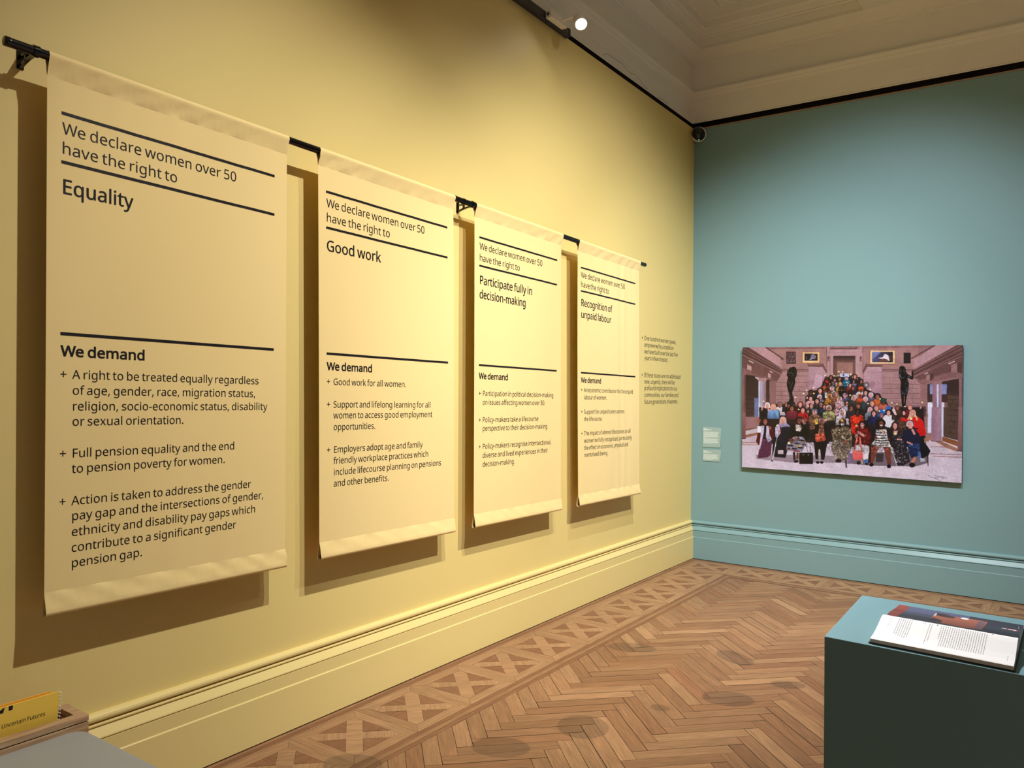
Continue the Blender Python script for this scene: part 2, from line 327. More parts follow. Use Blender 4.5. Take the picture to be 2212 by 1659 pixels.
# ------------------------------------------------------------------ lettering (outlines of a humanist sans, 1000 units to the em)
GLYPHS = json.loads(r'''{"+":[572,"249,111,24,0,0,69 249,317,0,-69,-66,0 50,317,66,0,0,24 50,388,0,-24,66,0 249,388,-66,0,0,69 249,595,0,-69,24,0 321,595,-24,0,0,-69 321,388,0,69,66,0 520,388,-66,0,0,-24 520,317,0,24,-66,0 321,317,66,0,0,-69 321,111,0,69,-24,0"],",":[268,"41,-129,22,0,9,38 70,-4,-10,-45,9,45 91,116,-5,-35,31,0 185,116,-31,0,2,-4 192,105,-2,4,-9,-35 155,-11,16,42,-17,-43 106,-129,16,36,-22,0"],"-":[322,"40,229,81,0,0,26 40,307,0,-26,81,0 282,307,-81,0,0,-26 282,229,0,26,-81,0"],".":[268,"133,-14,17,0,-17,0 90,2,12,-11,-12,11 72,54,0,-24,0,25 90,106,-12,-10,12,10 133,121,-17,0,17,0 178,106,-13,10,12,-10 196,54,0,25,0,-24 178,2,12,11,-13,-11"],"0":[572,"285,-10,57,0,-81,0 107,88,38,-65,-39,65 49,358,0,-115,0,77 73,556,-16,-55,15,55 148,682,-35,-30,35,29 285,725,-57,0,80,0 464,628,-39,65,39,-64 523,358,0,116,0,-77 499,161,16,55,-16,-56 423,34,35,29,-35,-29","285,65,-54,0,53,0 399,137,-23,-48,23,49 434,358,0,-99,0,97 399,577,23,-49,-23,49 285,650,53,0,-54,0 171,577,22,49,-23,-49 137,358,0,97,0,-98 171,138,-23,49,22,-49"],"5":[572,"248,-10,84,0,-37,0 145,0,32,-7,-33,7 63,29,22,-13,0,28 63,112,0,-28,24,-15 151,78,-35,8,34,-9 249,65,-31,0,53,0 376,103,-32,-25,33,24 425,219,0,-53,0,47 382,327,29,-26,-29,25 246,364,62,0,-19,0 182,359,24,3,-24,-3 124,349,15,3,-15,9 80,377,15,-9,9,112 107,714,-9,-112,119,0 465,714,-119,0,0,-27 465,634,0,27,-94,0 182,634,94,0,-6,-69 165,427,6,69,11,2 211,434,-19,-3,19,3 275,438,-23,0,73,0 450,383,-43,37,43,-37 515,228,0,67,0,-74 445,53,47,43,-48,-42"],"A":[639,"0,0,30,0,93,239 279,717,-93,-239,27,0 360,717,-27,0,93,-239 638,0,-93,239,-31,0 545,0,31,0,-29,74 459,221,29,-74,-94,0 176,221,94,0,-28,-74 91,0,28,74,-30,0","206,301,27,72,75,0 432,301,-75,0,-27,72 352,517,27,-72,-2,5 342,546,5,-14,-5,14 328,590,5,-15,-4,15 318,624,3,-8,-5,-21 302,563,6,20,-6,-19 287,517,4,11,-27,-72"],"E":[556,"97,0,133,0,0,238 97,714,0,-238,133,0 496,714,-133,0,0,-26 496,635,0,26,-103,0 187,635,103,0,0,-74 187,412,0,74,97,0 478,412,-97,0,0,-26 478,334,0,26,-97,0 187,334,97,0,0,-85 187,79,0,85,103,0 496,79,-103,0,0,-26 496,0,0,26,-133,0"],"F":[519,"97,0,30,0,0,238 97,714,0,-238,133,0 496,714,-133,0,0,-26 496,635,0,26,-103,0 187,635,103,0,0,-84 187,382,0,84,97,0 477,382,-97,0,0,-26 477,303,0,26,-97,0 187,303,97,0,0,-101 187,0,0,101,-30,0"],"G":[728,"403,-10,50,0,-74,0 216,35,51,-30,-51,29 101,162,26,-55,-27,55 61,357,0,-75,0,75 105,551,-29,-55,29,55 232,679,-55,-31,55,30 431,724,-78,0,40,0 545,713,-36,7,35,-7 644,682,-31,13,-11,-26 610,604,11,26,-25,11 525,633,31,-8,-32,8 426,645,34,0,-85,0 226,568,48,51,-47,-51 155,357,0,89,0,-57 182,206,-18,44,19,-43 269,105,-39,24,39,-25 424,68,-64,0,31,0 504,73,-22,-3,22,3 564,85,-18,-5,0,71 564,297,0,-71,-52,0 407,297,52,0,0,27 407,377,0,-27,82,0 654,377,-82,0,0,-117 654,27,0,117,-39,-13 537,-1,39,6,-39,-6"],"I":[339,"40,0,86,0,0,17 40,52,0,-17,28,6 124,71,-28,-6,0,190 124,642,0,-190,-28,7 40,662,28,-7,0,17 40,714,0,-17,86,0 298,714,-86,0,0,-17 298,662,0,17,-28,-7 214,642,28,7,0,-190 214,71,0,190,28,-6 298,52,-28,6,0,-17 298,0,0,17,-86,0"],"M":[907,"97,0,28,0,0,238 97,714,0,-238,44,0 230,714,-44,0,73,-195 450,129,-73,195,1,0 454,129,-1,0,75,195 678,714,-75,-195,44,0 810,714,-44,0,0,-238 810,0,0,238,-30,0 721,0,30,0,0,146 721,439,0,-146,0,35 723,542,-1,-34,2,34 728,625,-1,-21,-1,0 724,625,1,0,-79,-208 486,0,79,208,-25,0 412,0,25,0,-78,209 177,626,78,-209,-1,0 173,626,1,0,2,-21 178,543,-1,35,1,-35 180,433,0,38,0,-144 180,0,0,144,-28,0"],"O":[781,"391,-10,72,0,-74,0 206,36,49,-31,-48,31 97,165,24,-55,-24,55 61,359,0,-74,0,73 97,551,-24,-55,24,55 206,679,-48,-31,50,31 392,725,-75,0,71,0 572,680,-49,30,49,-31 683,552,-25,55,24,-55 720,358,0,74,0,-74 683,165,24,55,-25,-56 572,36,49,31,-49,-31","391,68,-81,0,81,0 569,145,-37,-51,37,52 625,358,0,-90,0,90 569,569,37,-51,-37,51 392,646,81,0,-81,0 213,569,39,51,-38,-51 156,358,0,90,0,-90 213,145,-38,52,38,-51"],"P":[605,"97,0,30,0,0,238 97,714,0,-238,63,0 286,714,-63,0,93,0 490,659,-43,37,43,-37 554,504,0,67,0,-39 528,393,17,35,-18,-34 439,310,41,21,-42,-21 269,278,71,0,-27,0 187,278,27,0,0,-93 187,0,0,93,-30,0","187,355,0,94,24,0 259,355,-24,0,68,0 411,388,-33,-22,33,22 461,500,0,-53,0,46 417,603,29,-23,-29,23 278,637,63,0,-30,0 187,637,30,0,0,-94"],"R":[622,"97,0,30,0,0,238 97,714,0,-238,66,0 294,714,-66,0,89,0 490,664,-42,33,43,-34 554,511,0,68,0,-38 533,416,14,25,-14,-25 479,356,22,15,-21,-16 411,320,24,9,65,-107 607,0,-65,107,-35,0 502,0,35,0,-58,98 329,295,58,-98,-47,0 187,295,47,0,0,-98 187,0,0,98,-30,0","187,371,0,88,36,0 294,371,-36,0,58,0 421,406,-27,-23,27,23 461,507,0,-45,0,47 419,607,28,-20,-28,19 289,636,59,0,-34,0 187,636,34,0,0,-88"],"S":[549,"247,-10,78,0,-40,0 136,-1,34,-6,-34,6 51,24,23,-11,0,29 51,110,0,-29,24,-11 141,81,-36,9,35,-9 251,68,-38,0,53,0 372,99,-27,-21,26,21 412,183,0,-35,0,23 397,242,10,-16,-10,16 346,286,24,-13,-25,14 244,330,43,-16,-61,22 107,411,30,-32,-31,32 60,542,0,-55,0,38 89,640,-19,-28,19,27 170,702,-35,-15,34,15 288,724,-45,0,39,0 396,713,-33,7,33,-7 485,684,-27,12,-9,-26 457,607,9,26,-25,11 376,634,29,-7,-29,7 286,645,31,0,-45,0 185,617,23,19,-23,-19 151,541,0,31,0,-24 166,481,-10,16,10,-16 215,438,-23,13,23,-13 307,397,-39,14,42,-15 414,347,-30,18,29,-17 479,284,-15,25,15,-25 502,191,0,37,0,-63 433,43,46,35,-46,-35"],"T":[556,"233,0,30,0,0,212 233,635,0,-212,-74,0 10,635,74,0,0,26 10,714,0,-26,178,0 545,714,-178,0,0,-26 545,635,0,26,-74,0 323,635,74,0,0,-212 323,0,0,212,-30,0"],"U":[731,"362,-10,63,0,-89,0 159,62,47,-48,-46,49 90,254,0,-79,0,153 90,714,0,-153,30,0 180,714,-30,0,0,-154 180,251,0,154,0,-58 226,116,-30,32,31,-32 367,68,-63,0,65,0 508,119,-29,-34,28,35 551,252,0,-54,0,154 551,714,0,-154,30,0 640,714,-30,0,0,-154 640,252,0,154,0,-49 610,119,20,39,-20,-40 519,25,41,22,-41,-24"],"W":[930,"201,0,30,0,-63,238 12,714,63,-238,31,0 106,714,-31,0,37,-145 217,278,-37,145,8,-31 238,189,-6,29,5,-29 251,108,-3,25,3,26 266,193,-7,-31,7,31 289,283,-9,-29,42,144 415,714,-42,-144,31,0 508,714,-31,0,44,-145 639,280,-44,145,9,-31 663,189,-7,30,7,-31 678,108,-3,23,3,25 692,189,-6,-29,6,29 713,279,-8,-31,37,145 823,714,-37,-145,31,0 917,714,-31,0,-63,-238 727,0,63,238,-30,0 636,0,30,0,-46,156 497,468,46,-156,-5,19 481,526,5,-19,-5,19 468,577,3,-15,-3,16 461,609,1,-6,-1,-9 451,553,6,29,-7,-28 427,465,9,31,-45,-155 292,0,45,155,-30,0"],"a":[561,"215,-10,45,0,-49,0 94,29,32,-26,-32,25 46,149,0,-55,0,53 109,273,-42,-29,42,29 303,320,-87,-3,30,1 394,323,-30,-1,0,11 394,355,0,-11,0,45 365,448,19,-17,-19,17 283,474,35,0,-28,0 203,462,25,8,-25,-9 132,433,22,11,-9,22 105,499,9,-22,23,13 188,532,-32,-10,32,9 288,545,-35,0,65,0 433,502,-31,29,31,-29 480,365,0,63,0,-122 480,0,0,122,-21,0 416,0,21,0,-6,25 399,76,6,-25,-1,0 395,76,1,0,-23,-29 322,11,25,14,-26,-14","235,61,-29,0,45,0 348,99,-30,-25,30,24 393,214,0,-52,0,16 393,262,0,-16,-26,-1 314,259,26,1,-67,-3 176,227,25,19,-26,-19 137,148,0,34,0,-30 165,82,-19,14,18,-14"],"b":[615,"339,-10,66,0,-42,0 236,13,27,-15,-27,15 173,68,15,-21,-2,0 166,68,2,0,-6,-23 148,0,6,23,-21,0 85,0,21,0,0,253 85,760,0,-253,29,0 173,760,-29,0,0,-62 173,575,0,62,0,-23 172,512,1,19,-1,-20 168,465,1,11,2,0 173,465,-2,0,15,23 236,522,-27,-15,27,15 339,545,-42,0,67,0 500,476,-41,46,40,-47 560,268,0,92,0,-92 499,60,41,47,-41,-47","326,63,-59,0,48,0 433,116,-23,-35,24,35 469,269,0,-67,0,135 324,472,97,0,-57,0 206,423,22,33,-22,-33 173,271,0,69,0,-1 173,267,0,1,0,-66 205,115,-21,36,22,-34"],"c":[480,"300,-10,31,0,-47,0 174,19,36,-19,-37,19 87,109,20,-41,-21,41 55,265,0,-63,0,66 88,426,-22,-41,22,41 178,517,-38,-19,37,19 306,546,-48,0,27,0 385,537,-25,6,25,-5 447,517,-16,8,-9,-24 420,444,9,24,-16,6 364,461,21,-5,-21,5 304,469,19,0,-105,0 146,266,0,135,0,-65 184,117,-25,35,26,-34 299,66,-51,0,29,0 376,75,-22,-6,23,6 438,97,-19,-9,0,-26 438,19,0,26,-18,-9 379,-2,21,5,-22,-6"],"d":[615,"275,-10,42,0,-67,0 115,59,40,-46,-40,47 55,267,0,-92,0,92 115,476,-40,-47,41,46 276,546,-67,0,41,0 378,523,-27,15,26,-15 442,467,-17,22,2,0 448,467,-2,0,-1,9 445,505,1,-17,-2,17 442,546,0,-10,0,71 442,760,0,-71,29,0 530,760,-29,0,0,-253 530,0,0,253,-24,0 459,0,24,0,-4,24 446,72,4,-24,-1,0 442,72,1,0,-16,-23 378,14,27,16,-27,-16","289,63,-48,0,57,0 408,109,-22,-30,23,31 443,250,0,-63,0,5 443,266,0,-5,0,67 410,420,22,-36,-22,35 288,473,59,0,-47,0 182,416,23,38,-24,-37 146,265,0,63,0,-64 182,116,-24,35,23,-35"],"e":[564,"313,-10,37,0,-51,0 178,21,40,-21,-39,21 88,113,21,-40,-22,42 55,264,0,-59,0,59 85,415,-20,-42,19,42 168,512,-36,-23,35,23 292,546,-47,0,46,0 411,516,-33,20,32,-20 487,431,-18,37,17,-36 513,304,0,49,0,-18 513,251,0,18,-122,0 146,251,122,0,1,-61 193,113,-30,31,29,-32 317,65,-53,0,34,0 407,75,-26,-7,27,6 489,102,-28,-12,0,-26 489,25,0,26,-27,-12 408,-2,27,6,-27,-5","148,321,5,48,91,0 421,321,-91,0,0,45 390,431,21,-28,-21,29 291,474,45,0,-42,0 192,433,24,27,-25,-26"],"f":[344,"109,0,29,0,0,156 109,468,0,-156,-31,0 15,468,31,0,0,14 15,509,0,-14,31,10 109,539,-31,-10,0,10 109,570,0,-10,0,69 155,720,-31,-31,31,30 283,765,-55,0,21,0 342,760,-18,3,17,-4 387,747,-13,5,-8,-23 364,678,8,23,-11,3 327,688,14,-3,-14,3 284,693,15,0,-29,0 218,664,15,19,-14,-20 197,571,0,42,0,-12 197,536,0,12,45,0 332,536,-45,0,0,-23 332,468,0,23,-45,0 197,468,45,0,0,-156 197,0,0,156,-29,0"],"g":[615,"290,-240,82,0,-79,0 97,-206,50,-23,0,27 97,-125,0,-27,53,-28 295,-167,-79,0,46,0 404,-127,-27,-27,26,27 443,-16,0,-47,0,7 443,5,0,-7,0,8 444,39,-1,-15,1,16 446,71,-1,-6,-1,0 442,71,1,0,-36,-54 276,-10,75,0,-69,0 113,63,39,-49,-38,49 55,267,0,-87,0,85 113,471,-39,-51,40,50 275,546,-69,0,35,0 371,526,-29,13,28,-13 443,465,-20,27,2,0 448,465,-2,0,4,24 460,536,-4,-24,23,0 530,536,-23,0,0,-182 530,-9,0,182,0,-77 471,-182,39,39,-39,-39","289,62,-47,0,54,0 407,106,-25,-30,25,29 444,246,0,-65,0,7 444,267,0,-7,0,73 406,424,25,-31,-25,32 287,472,54,0,-45,0 183,419,25,35,-25,-36 146,266,0,66,0,-66 182,115,-24,35,25,-36"],"h":[618,"85,0,29,0,0,253 85,760,0,-253,29,0 173,760,-29,0,0,-74 173,537,0,74,0,-27 168,462,3,23,2,0 174,462,-2,0,17,27 245,524,-30,-14,29,14 341,545,-35,0,65,0 488,498,-33,31,33,-31 537,349,0,69,0,-116 537,0,0,116,-29,0 450,0,29,0,0,114 450,343,0,-114,0,86 330,472,80,0,-60,0 206,422,23,33,-22,-34 173,277,0,63,0,-92 173,0,0,92,-29,0"],"i":[258,"130,625,13,0,-15,0 93,639,10,-9,-10,9 78,681,0,-19,0,19 93,723,-10,-9,10,9 130,737,-15,0,13,0 166,723,-11,9,10,-9 181,681,0,19,0,-19 166,639,10,9,-11,-9","85,0,29,0,0,179 85,536,0,-179,29,0 173,536,-29,0,0,-179 173,0,0,179,-29,0"],"k":[534,"85,0,29,0,0,253 85,760,0,-253,29,0 172,760,-29,0,0,-132 172,363,0,132,0,-11 171,321,1,17,-1,-17 168,276,1,13,1,0 172,276,-1,0,4,5 190,299,-8,-10,8,10 214,330,-8,-11,9,10 236,355,-6,-7,57,60 407,536,-57,-60,34,0 510,536,-34,0,-72,-76 293,307,72,76,77,-102 525,0,-77,102,-35,0 419,0,35,0,-62,83 233,250,62,-83,-20,-18 172,197,20,18,0,-66 172,0,0,66,-29,0"],"l":[258,"85,0,29,0,0,253 85,760,0,-253,29,0 173,760,-29,0,0,-253 173,0,0,253,-29,0"],"m":[935,"85,0,29,0,0,179 85,536,0,-179,24,0 156,536,-24,0,4,-24 169,463,-4,24,2,0 174,463,-2,0,17,28 242,526,-29,-14,28,13 332,546,-32,0,84,0 496,456,-25,60,2,0 501,456,-2,0,18,31 575,524,-32,-15,31,15 673,546,-35,0,61,0 809,500,-30,30,30,-31 854,349,0,69,0,-116 854,0,0,116,-29,0 767,0,29,0,0,115 767,345,0,-115,0,85 658,472,73,0,-52,0 546,427,23,30,-22,-30 513,296,0,57,0,-99 513,0,0,99,-29,0 426,0,29,0,0,115 426,345,0,-115,0,85 316,472,73,0,-54,0 204,422,21,33,-21,-33 173,278,0,63,0,-93 173,0,0,93,-29,0"],"n":[618,"85,0,29,0,0,179 85,536,0,-179,24,0 156,536,-24,0,4,-24 169,463,-4,24,2,0 174,463,-2,0,17,28 246,526,-31,-14,31,13 343,546,-34,0,64,0 488,500,-33,30,33,-32 537,349,0,69,0,-116 537,0,0,116,-29,0 450,0,29,0,0,114 450,343,0,-114,0,86 330,472,80,0,-59,0 207,422,23,33,-23,-33 173,278,0,63,0,-93 173,0,0,93,-29,0"],"o":[605,"301,-10,77,0,-47,0 175,22,37,-21,-38,22 87,117,21,-41,-21,42 55,269,0,-59,0,89 122,474,-45,-48,45,48 304,546,-77,0,49,0 432,513,-37,22,38,-21 520,420,-21,41,21,-41 551,269,0,59,0,-89 484,63,44,49,-45,-49","303,63,-55,0,54,0 422,119,-25,-37,25,36 460,269,0,-63,0,63 422,418,25,-36,-25,36 302,472,55,0,-55,0 183,418,25,36,-25,-36 146,269,0,63,0,-63 184,119,-25,36,25,-37"],"p":[615,"85,-240,29,0,0,259 85,536,0,-259,24,0 157,536,-24,0,4,-24 169,463,-4,24,1,0 173,463,-1,0,16,23 236,522,-26,-16,26,16 340,546,-43,0,66,0 500,477,-41,46,40,-46 560,269,0,93,0,-91 500,61,40,47,-41,-47 339,-10,67,0,-41,0 237,14,26,-16,-28,15 173,68,15,-21,-2,0 167,68,2,0,1,-11 171,25,-1,17,1,-17 173,-20,0,13,0,-73 173,-240,0,73,-29,0","326,63,-59,0,33,0 406,90,-20,-18,22,18 454,164,-11,-31,10,30 469,270,0,-40,0,61 433,417,24,-37,-23,37 324,472,49,0,-55,0 209,426,22,31,-23,-31 173,286,1,63,0,-6 173,269,0,6,0,-66 205,117,-21,35,22,-36"],"q":[615,"442,-240,29,0,0,76 442,-11,0,-76,0,12 443,31,-1,-16,1,16 447,72,-2,-11,-2,0 441,72,2,0,-15,-23 378,14,27,16,-27,-16 273,-10,43,0,-65,0 115,59,41,-46,-40,47 55,267,0,-92,0,92 117,476,-41,-47,40,46 276,546,-65,0,42,0 379,522,-27,16,27,-16 443,463,-16,23,1,0 447,463,-1,0,4,24 460,536,-4,-24,23,0 530,536,-23,0,0,-259 530,-240,0,259,-29,0","290,63,-49,0,55,0 407,109,-23,-31,24,30 443,248,-1,-63,0,6 443,266,0,-6,0,68 409,421,23,-35,-23,35 288,473,58,0,-48,0 181,416,23,38,-23,-37 146,265,0,63,0,-63 182,117,-24,35,23,-36"],"r":[413,"85,0,29,0,0,179 85,536,0,-179,24,0 157,536,-24,0,3,-33 167,438,-3,33,1,0 171,438,-1,0,17,29 238,514,-27,-21,27,21 335,546,-37,0,10,0 368,545,-12,1,11,-2 398,540,-9,2,-4,-27 387,459,4,27,-9,2 359,464,10,-1,-11,1 329,466,9,0,-27,0 252,444,24,15,-24,-15 194,381,15,27,-14,-28 173,286,0,36,0,-95 173,0,0,95,-29,0"],"s":[479,"220,-10,65,0,-37,0 123,-1,28,-6,-26,6 52,24,21,-11,0,27 52,104,0,-27,21,-11 129,75,-30,8,31,-9 222,61,-31,0,45,0 319,83,-20,-15,20,14 349,140,0,-24,0,13 338,176,7,-11,-7,11 299,208,19,-11,-19,11 217,244,35,-14,-35,13 128,284,25,-13,-25,13 71,332,13,-19,-13,19 51,404,0,-29,0,45 107,509,-37,-25,36,25 252,546,-60,0,33,0 343,536,-28,7,29,-6 423,510,-25,11,-10,-23 393,440,10,23,-23,9 322,464,25,-7,-25,7 246,474,26,0,-36,0 164,456,19,12,-19,-11 135,409,0,20,0,-15 148,372,-9,10,9,-11 192,342,-21,9,20,-10 273,307,-34,13,34,-13 360,267,-24,14,24,-13 415,219,-13,19,13,-19 434,148,0,29,0,-52 376,30,39,27,-39,-27"],"t":[361,"249,-10,16,0,-28,0 172,4,23,-9,-24,10 114,55,15,-24,-15,24 92,156,0,-43,0,104 92,468,0,-104,-25,0 16,468,25,0,0,14 16,510,0,-14,26,12 93,545,-26,-12,12,38 128,659,-12,-38,17,0 180,659,-17,0,0,-41 180,536,0,41,52,0 335,536,-52,0,0,-23 335,468,0,23,-52,0 180,468,52,0,0,-103 180,158,0,103,0,-33 204,86,-16,15,15,-16 264,62,-25,0,13,0 305,66,-14,-3,14,2 339,73,-9,-3,0,-22 339,6,0,22,-9,-5 299,-5,17,3,-17,-4"],"u":[618,"274,-10,35,0,-65,0 128,36,33,-31,-33,31 79,185,0,-68,0,117 79,536,0,-117,30,0 168,536,-30,0,0,-115 168,191,0,115,0,-85 287,63,-79,0,59,0 411,113,-23,-33,22,33 445,257,0,-63,0,93 445,536,0,-93,29,0 533,536,-29,0,0,-179 533,0,0,179,-24,0 461,0,24,0,-4,24 448,71,4,-24,-1,0 444,71,1,0,-17,-28 372,9,31,14,-31,-13"],"v":[508,"203,0,34,0,-68,179 0,536,68,-179,31,0 94,536,-31,0,38,-105 208,220,-38,105,5,-15 225,171,-6,18,6,-18 241,119,-5,17,5,-16 251,78,-2,11,1,0 255,78,-1,0,3,11 266,120,-5,-17,6,17 283,172,-6,-18,7,18 300,220,-5,-14,38,105 414,536,-38,-105,31,0 508,536,-31,0,-68,-179 304,0,68,179,-34,0"],"w":[786,"158,1,33,0,-49,179 11,537,49,-179,30,0 102,537,-30,0,25,-95 176,251,-25,95,7,-29 197,164,-7,29,7,-29 211,91,-3,19,1,0 215,91,-1,0,3,11 225,133,-4,-17,3,17 237,186,-5,-19,5,18 251,235,-5,-15,32,101 346,537,-32,-101,32,0 442,537,-32,0,31,-101 534,235,-31,101,7,-23 555,161,-6,27,7,-27 570,92,-3,19,1,0 574,92,-1,0,2,17 587,161,-6,-29,7,29 610,251,-8,-31,25,95 685,537,-25,-95,30,0 775,537,-30,0,-50,-179 626,1,50,179,-34,0 523,1,34,0,-31,101 431,303,31,-101,-9,27 408,383,7,-26,-6,27 394,445,3,-15,-1,0 390,445,1,0,-3,-15 377,383,6,27,-6,-26 354,302,9,28,-32,-100 258,1,32,100,-33,0"],"x":[529,"18,0,33,0,65,91 212,274,-65,-91,-62,87 27,536,62,-87,33,0 127,536,-33,0,46,-67 265,334,-46,67,46,67 402,536,-46,-67,33,0 501,536,-33,0,-62,-87 316,274,62,87,65,-91 511,0,-65,91,-33,0 411,0,33,0,-49,71 265,214,49,-71,-49,-71 117,0,49,71,-33,0"],"y":[510,"84,-240,52,0,-16,0 42,-238,12,-1,-12,2 11,-232,9,-2,0,23 11,-162,0,-23,7,-1 37,-166,-10,1,11,-1 70,-168,-11,0,31,0 144,-142,-19,-17,19,17 189,-73,-11,-29,9,24 217,-2,-9,-24,-72,179 1,536,72,-179,31,0 95,536,-31,0,39,-102 211,231,-39,102,10,-27 238,155,-8,24,8,-25 256,85,-4,22,1,0 260,85,-1,0,4,17 278,151,-8,-28,9,27 306,232,-10,-27,36,101 415,536,-36,-101,32,0 510,536,-32,0,-77,-203 279,-74,77,203,-19,-51 206,-195,30,30,-29,-30"]," ":[260]}''')
GLYPHS[' '] = [195]

def text_width(s):
    w = sum(GLYPHS[c][0] for c in s)
    return w - 38 * s.count('We')

def text_mesh(name, lines, mapping, material, parent, weight=0.0, spread=1.0, heavy=0.0):
    """lines: (string, u, v of the baseline, em, width or None); mapping(u, v) -> world point"""
    cu = bpy.data.curves.new('lettering', 'CURVE')
    cu.dimensions = '2D'; cu.fill_mode = 'FRONT'; cu.resolution_u = 3
    cu.offset = weight
    for s, u0, v0, em, width in lines:
        kx = spread if width is None else width / (text_width(s) * em / 1000)
        x = 0
        for i, ch in enumerate(s):
            adv = GLYPHS[ch][0] if (ch != ' ' or s[:5] != 'Recog') else 145
            for sp in GLYPHS[ch][1:]:
                pts = [tuple(int(q) for q in t.split(',')) for t in sp.split(' ')]
                bs = cu.splines.new('BEZIER'); bs.bezier_points.add(len(pts) - 1); bs.use_cyclic_u = True
                for bp, (px, py, ax, ay, bx, by) in zip(bs.bezier_points, pts):
                    f = lambda X, Y: (u0 + (x + X) * em / 1000 * kx, -v0 + Y * em / 1000, 0)
                    bp.handle_left_type = bp.handle_right_type = 'FREE'
                    bp.co = f(px, py); bp.handle_left = f(px + ax, py + ay); bp.handle_right = f(px + bx, py + by)
            x += adv
            if s[i:i+2] == 'We': x -= 38
    tmp = bpy.data.objects.new('lettering', cu)
    COL.objects.link(tmp)
    bpy.context.view_layer.update()
    me = bpy.data.meshes.new_from_object(tmp.evaluated_get(bpy.context.evaluated_depsgraph_get()))
    bpy.data.objects.remove(tmp); bpy.data.curves.remove(cu)
    me.name = name
    o = Vector(parent.location) if parent is not None else Vector((0, 0, 0))
    if heavy:
        base = [v.co.copy() for v in me.vertices]; fcs = [tuple(p.vertices) for p in me.polygons]; n = len(base)
        vs, fs = [], []
        for k, (dx, dy) in enumerate(((-heavy, 0), (heavy, 0), (0, heavy * .7), (0, -heavy * .7))):
            vs += [(p.x + dx, p.y + dy, k * .00003) for p in base]
            fs += [tuple(i + k * n for i in f) for f in fcs]
        me.clear_geometry(); me.from_pydata(vs, [], fs)
    for v in me.vertices:
        dz = v.co.z
        v.co = Vector(mapping(v.co.x, -v.co.y)) - o
        v.co.x += dz
    me.materials.clear(); me.materials.append(material)
    for p in me.polygons: p.material_index = 0
    ob = bpy.data.objects.new(name, me)
    COL.objects.link(ob)
    if parent is not None: ob.parent = parent
    return ob

# ------------------------------------------------------------------ a small painter for things that are printed
class Paint:
    def __init__(s, w, h, bg=(255, 255, 255), hom=None):
        s.w, s.h = w, h
        s.a = np.empty((h, w, 3), np.float32); s.a[:] = bg
        s.hom = hom; s.off = (0.0, 0.0, 1.0)
        s.rng = np.random.default_rng(3)
    def view(s, ox, oy, sc): s.off = (ox, oy, sc); return s
    def tr(s, pts):
        p = np.asarray(pts, float)
        ox, oy, sc = s.off
        q = np.stack([ox + p[:, 0] / sc, oy + p[:, 1] / sc, np.ones(len(p))], 1)
        if s.hom is not None:
            q = q @ s.hom.T
            q = q[:, :2] / q[:, 2:3]
        return q[:, :2] * (s.w, s.h)
    def mask(s, q):
        x0, y0 = np.floor(q.min(0)).astype(int); x1, y1 = np.ceil(q.max(0)).astype(int)
        x0, y0 = max(x0, 0), max(y0, 0); x1, y1 = min(x1, s.w), min(y1, s.h)
        if x1 <= x0 or y1 <= y0: return None
        X, Y = np.meshgrid(np.arange(x0, x1) + .5, np.arange(y0, y1) + .5)
        ins = np.zeros(X.shape, bool)
        n = len(q)
        for i in range(n):
            ax, ay = q[i]; bx, by = q[(i + 1) % n]
            if ay == by: continue
            c = (ay > Y) != (by > Y)
            ins ^= c & (X < (bx - ax) * (Y - ay) / (by - ay) + ax)
        return (slice(y0, y1), slice(x0, x1)), ins, X, Y
    def poly(s, pts, col, noise=0, col2=None, horiz=False):
        r = s.mask(s.tr(pts))
        if r is None: return
        sl, m, X, Y = r
        c = np.empty(m.shape + (3,), np.float32); c[:] = col
        if col2 is not None:
            T = X if horiz else Y
            t = ((T - T.min()) / max(1e-6, T.max() - T.min()))[..., None]
            c = c * (1 - t) + np.array(col2, np.float32) * t
        if noise: c = c + s.rng.normal(0, noise, m.shape)[..., None]
        s.a[sl][m] = c[m]
    def ell(s, cx, cy, rx, ry, col, rot=0, noise=0, n=20):
        t = np.arange(n) * 2 * math.pi / n
        x, y = rx * np.cos(t), ry * np.sin(t)
        s.poly(np.stack([cx + x * math.cos(rot) - y * math.sin(rot), cy + x * math.sin(rot) + y * math.cos(rot)], 1), col, noise)
    def line(s, x0, y0, x1, y1, wd, col):
        d = math.hypot(x1 - x0, y1 - y0) or 1
        nx, ny = -(y1 - y0) / d * wd / 2, (x1 - x0) / d * wd / 2
        s.poly([(x0 + nx, y0 + ny), (x1 + nx, y1 + ny), (x1 - nx, y1 - ny), (x0 - nx, y0 - ny)], col)
    def rect(s, x0, y0, x1, y1, col, noise=0, col2=None, horiz=False):
        s.poly([(x0, y0), (x1, y0), (x1, y1), (x0, y1)], col, noise, col2, horiz)
    def spots(s, x0, y0, x1, y1, n, r, cols, seed=1):
        g = random.Random(seed)
        for _ in range(n):
            s.ell(g.uniform(x0, x1), g.uniform(y0, y1), r * g.uniform(.6, 1.3), r * g.uniform(.5, 1.1), g.choice(cols), g.uniform(0, 3), n=8)
    def half(s):
        a = s.a[:s.h // 2 * 2, :s.w // 2 * 2]
        a = (a[0::2, 0::2] + a[1::2, 0::2] + a[0::2, 1::2] + a[1::2, 1::2]) / 4
        return np.clip(a, 0, 255)

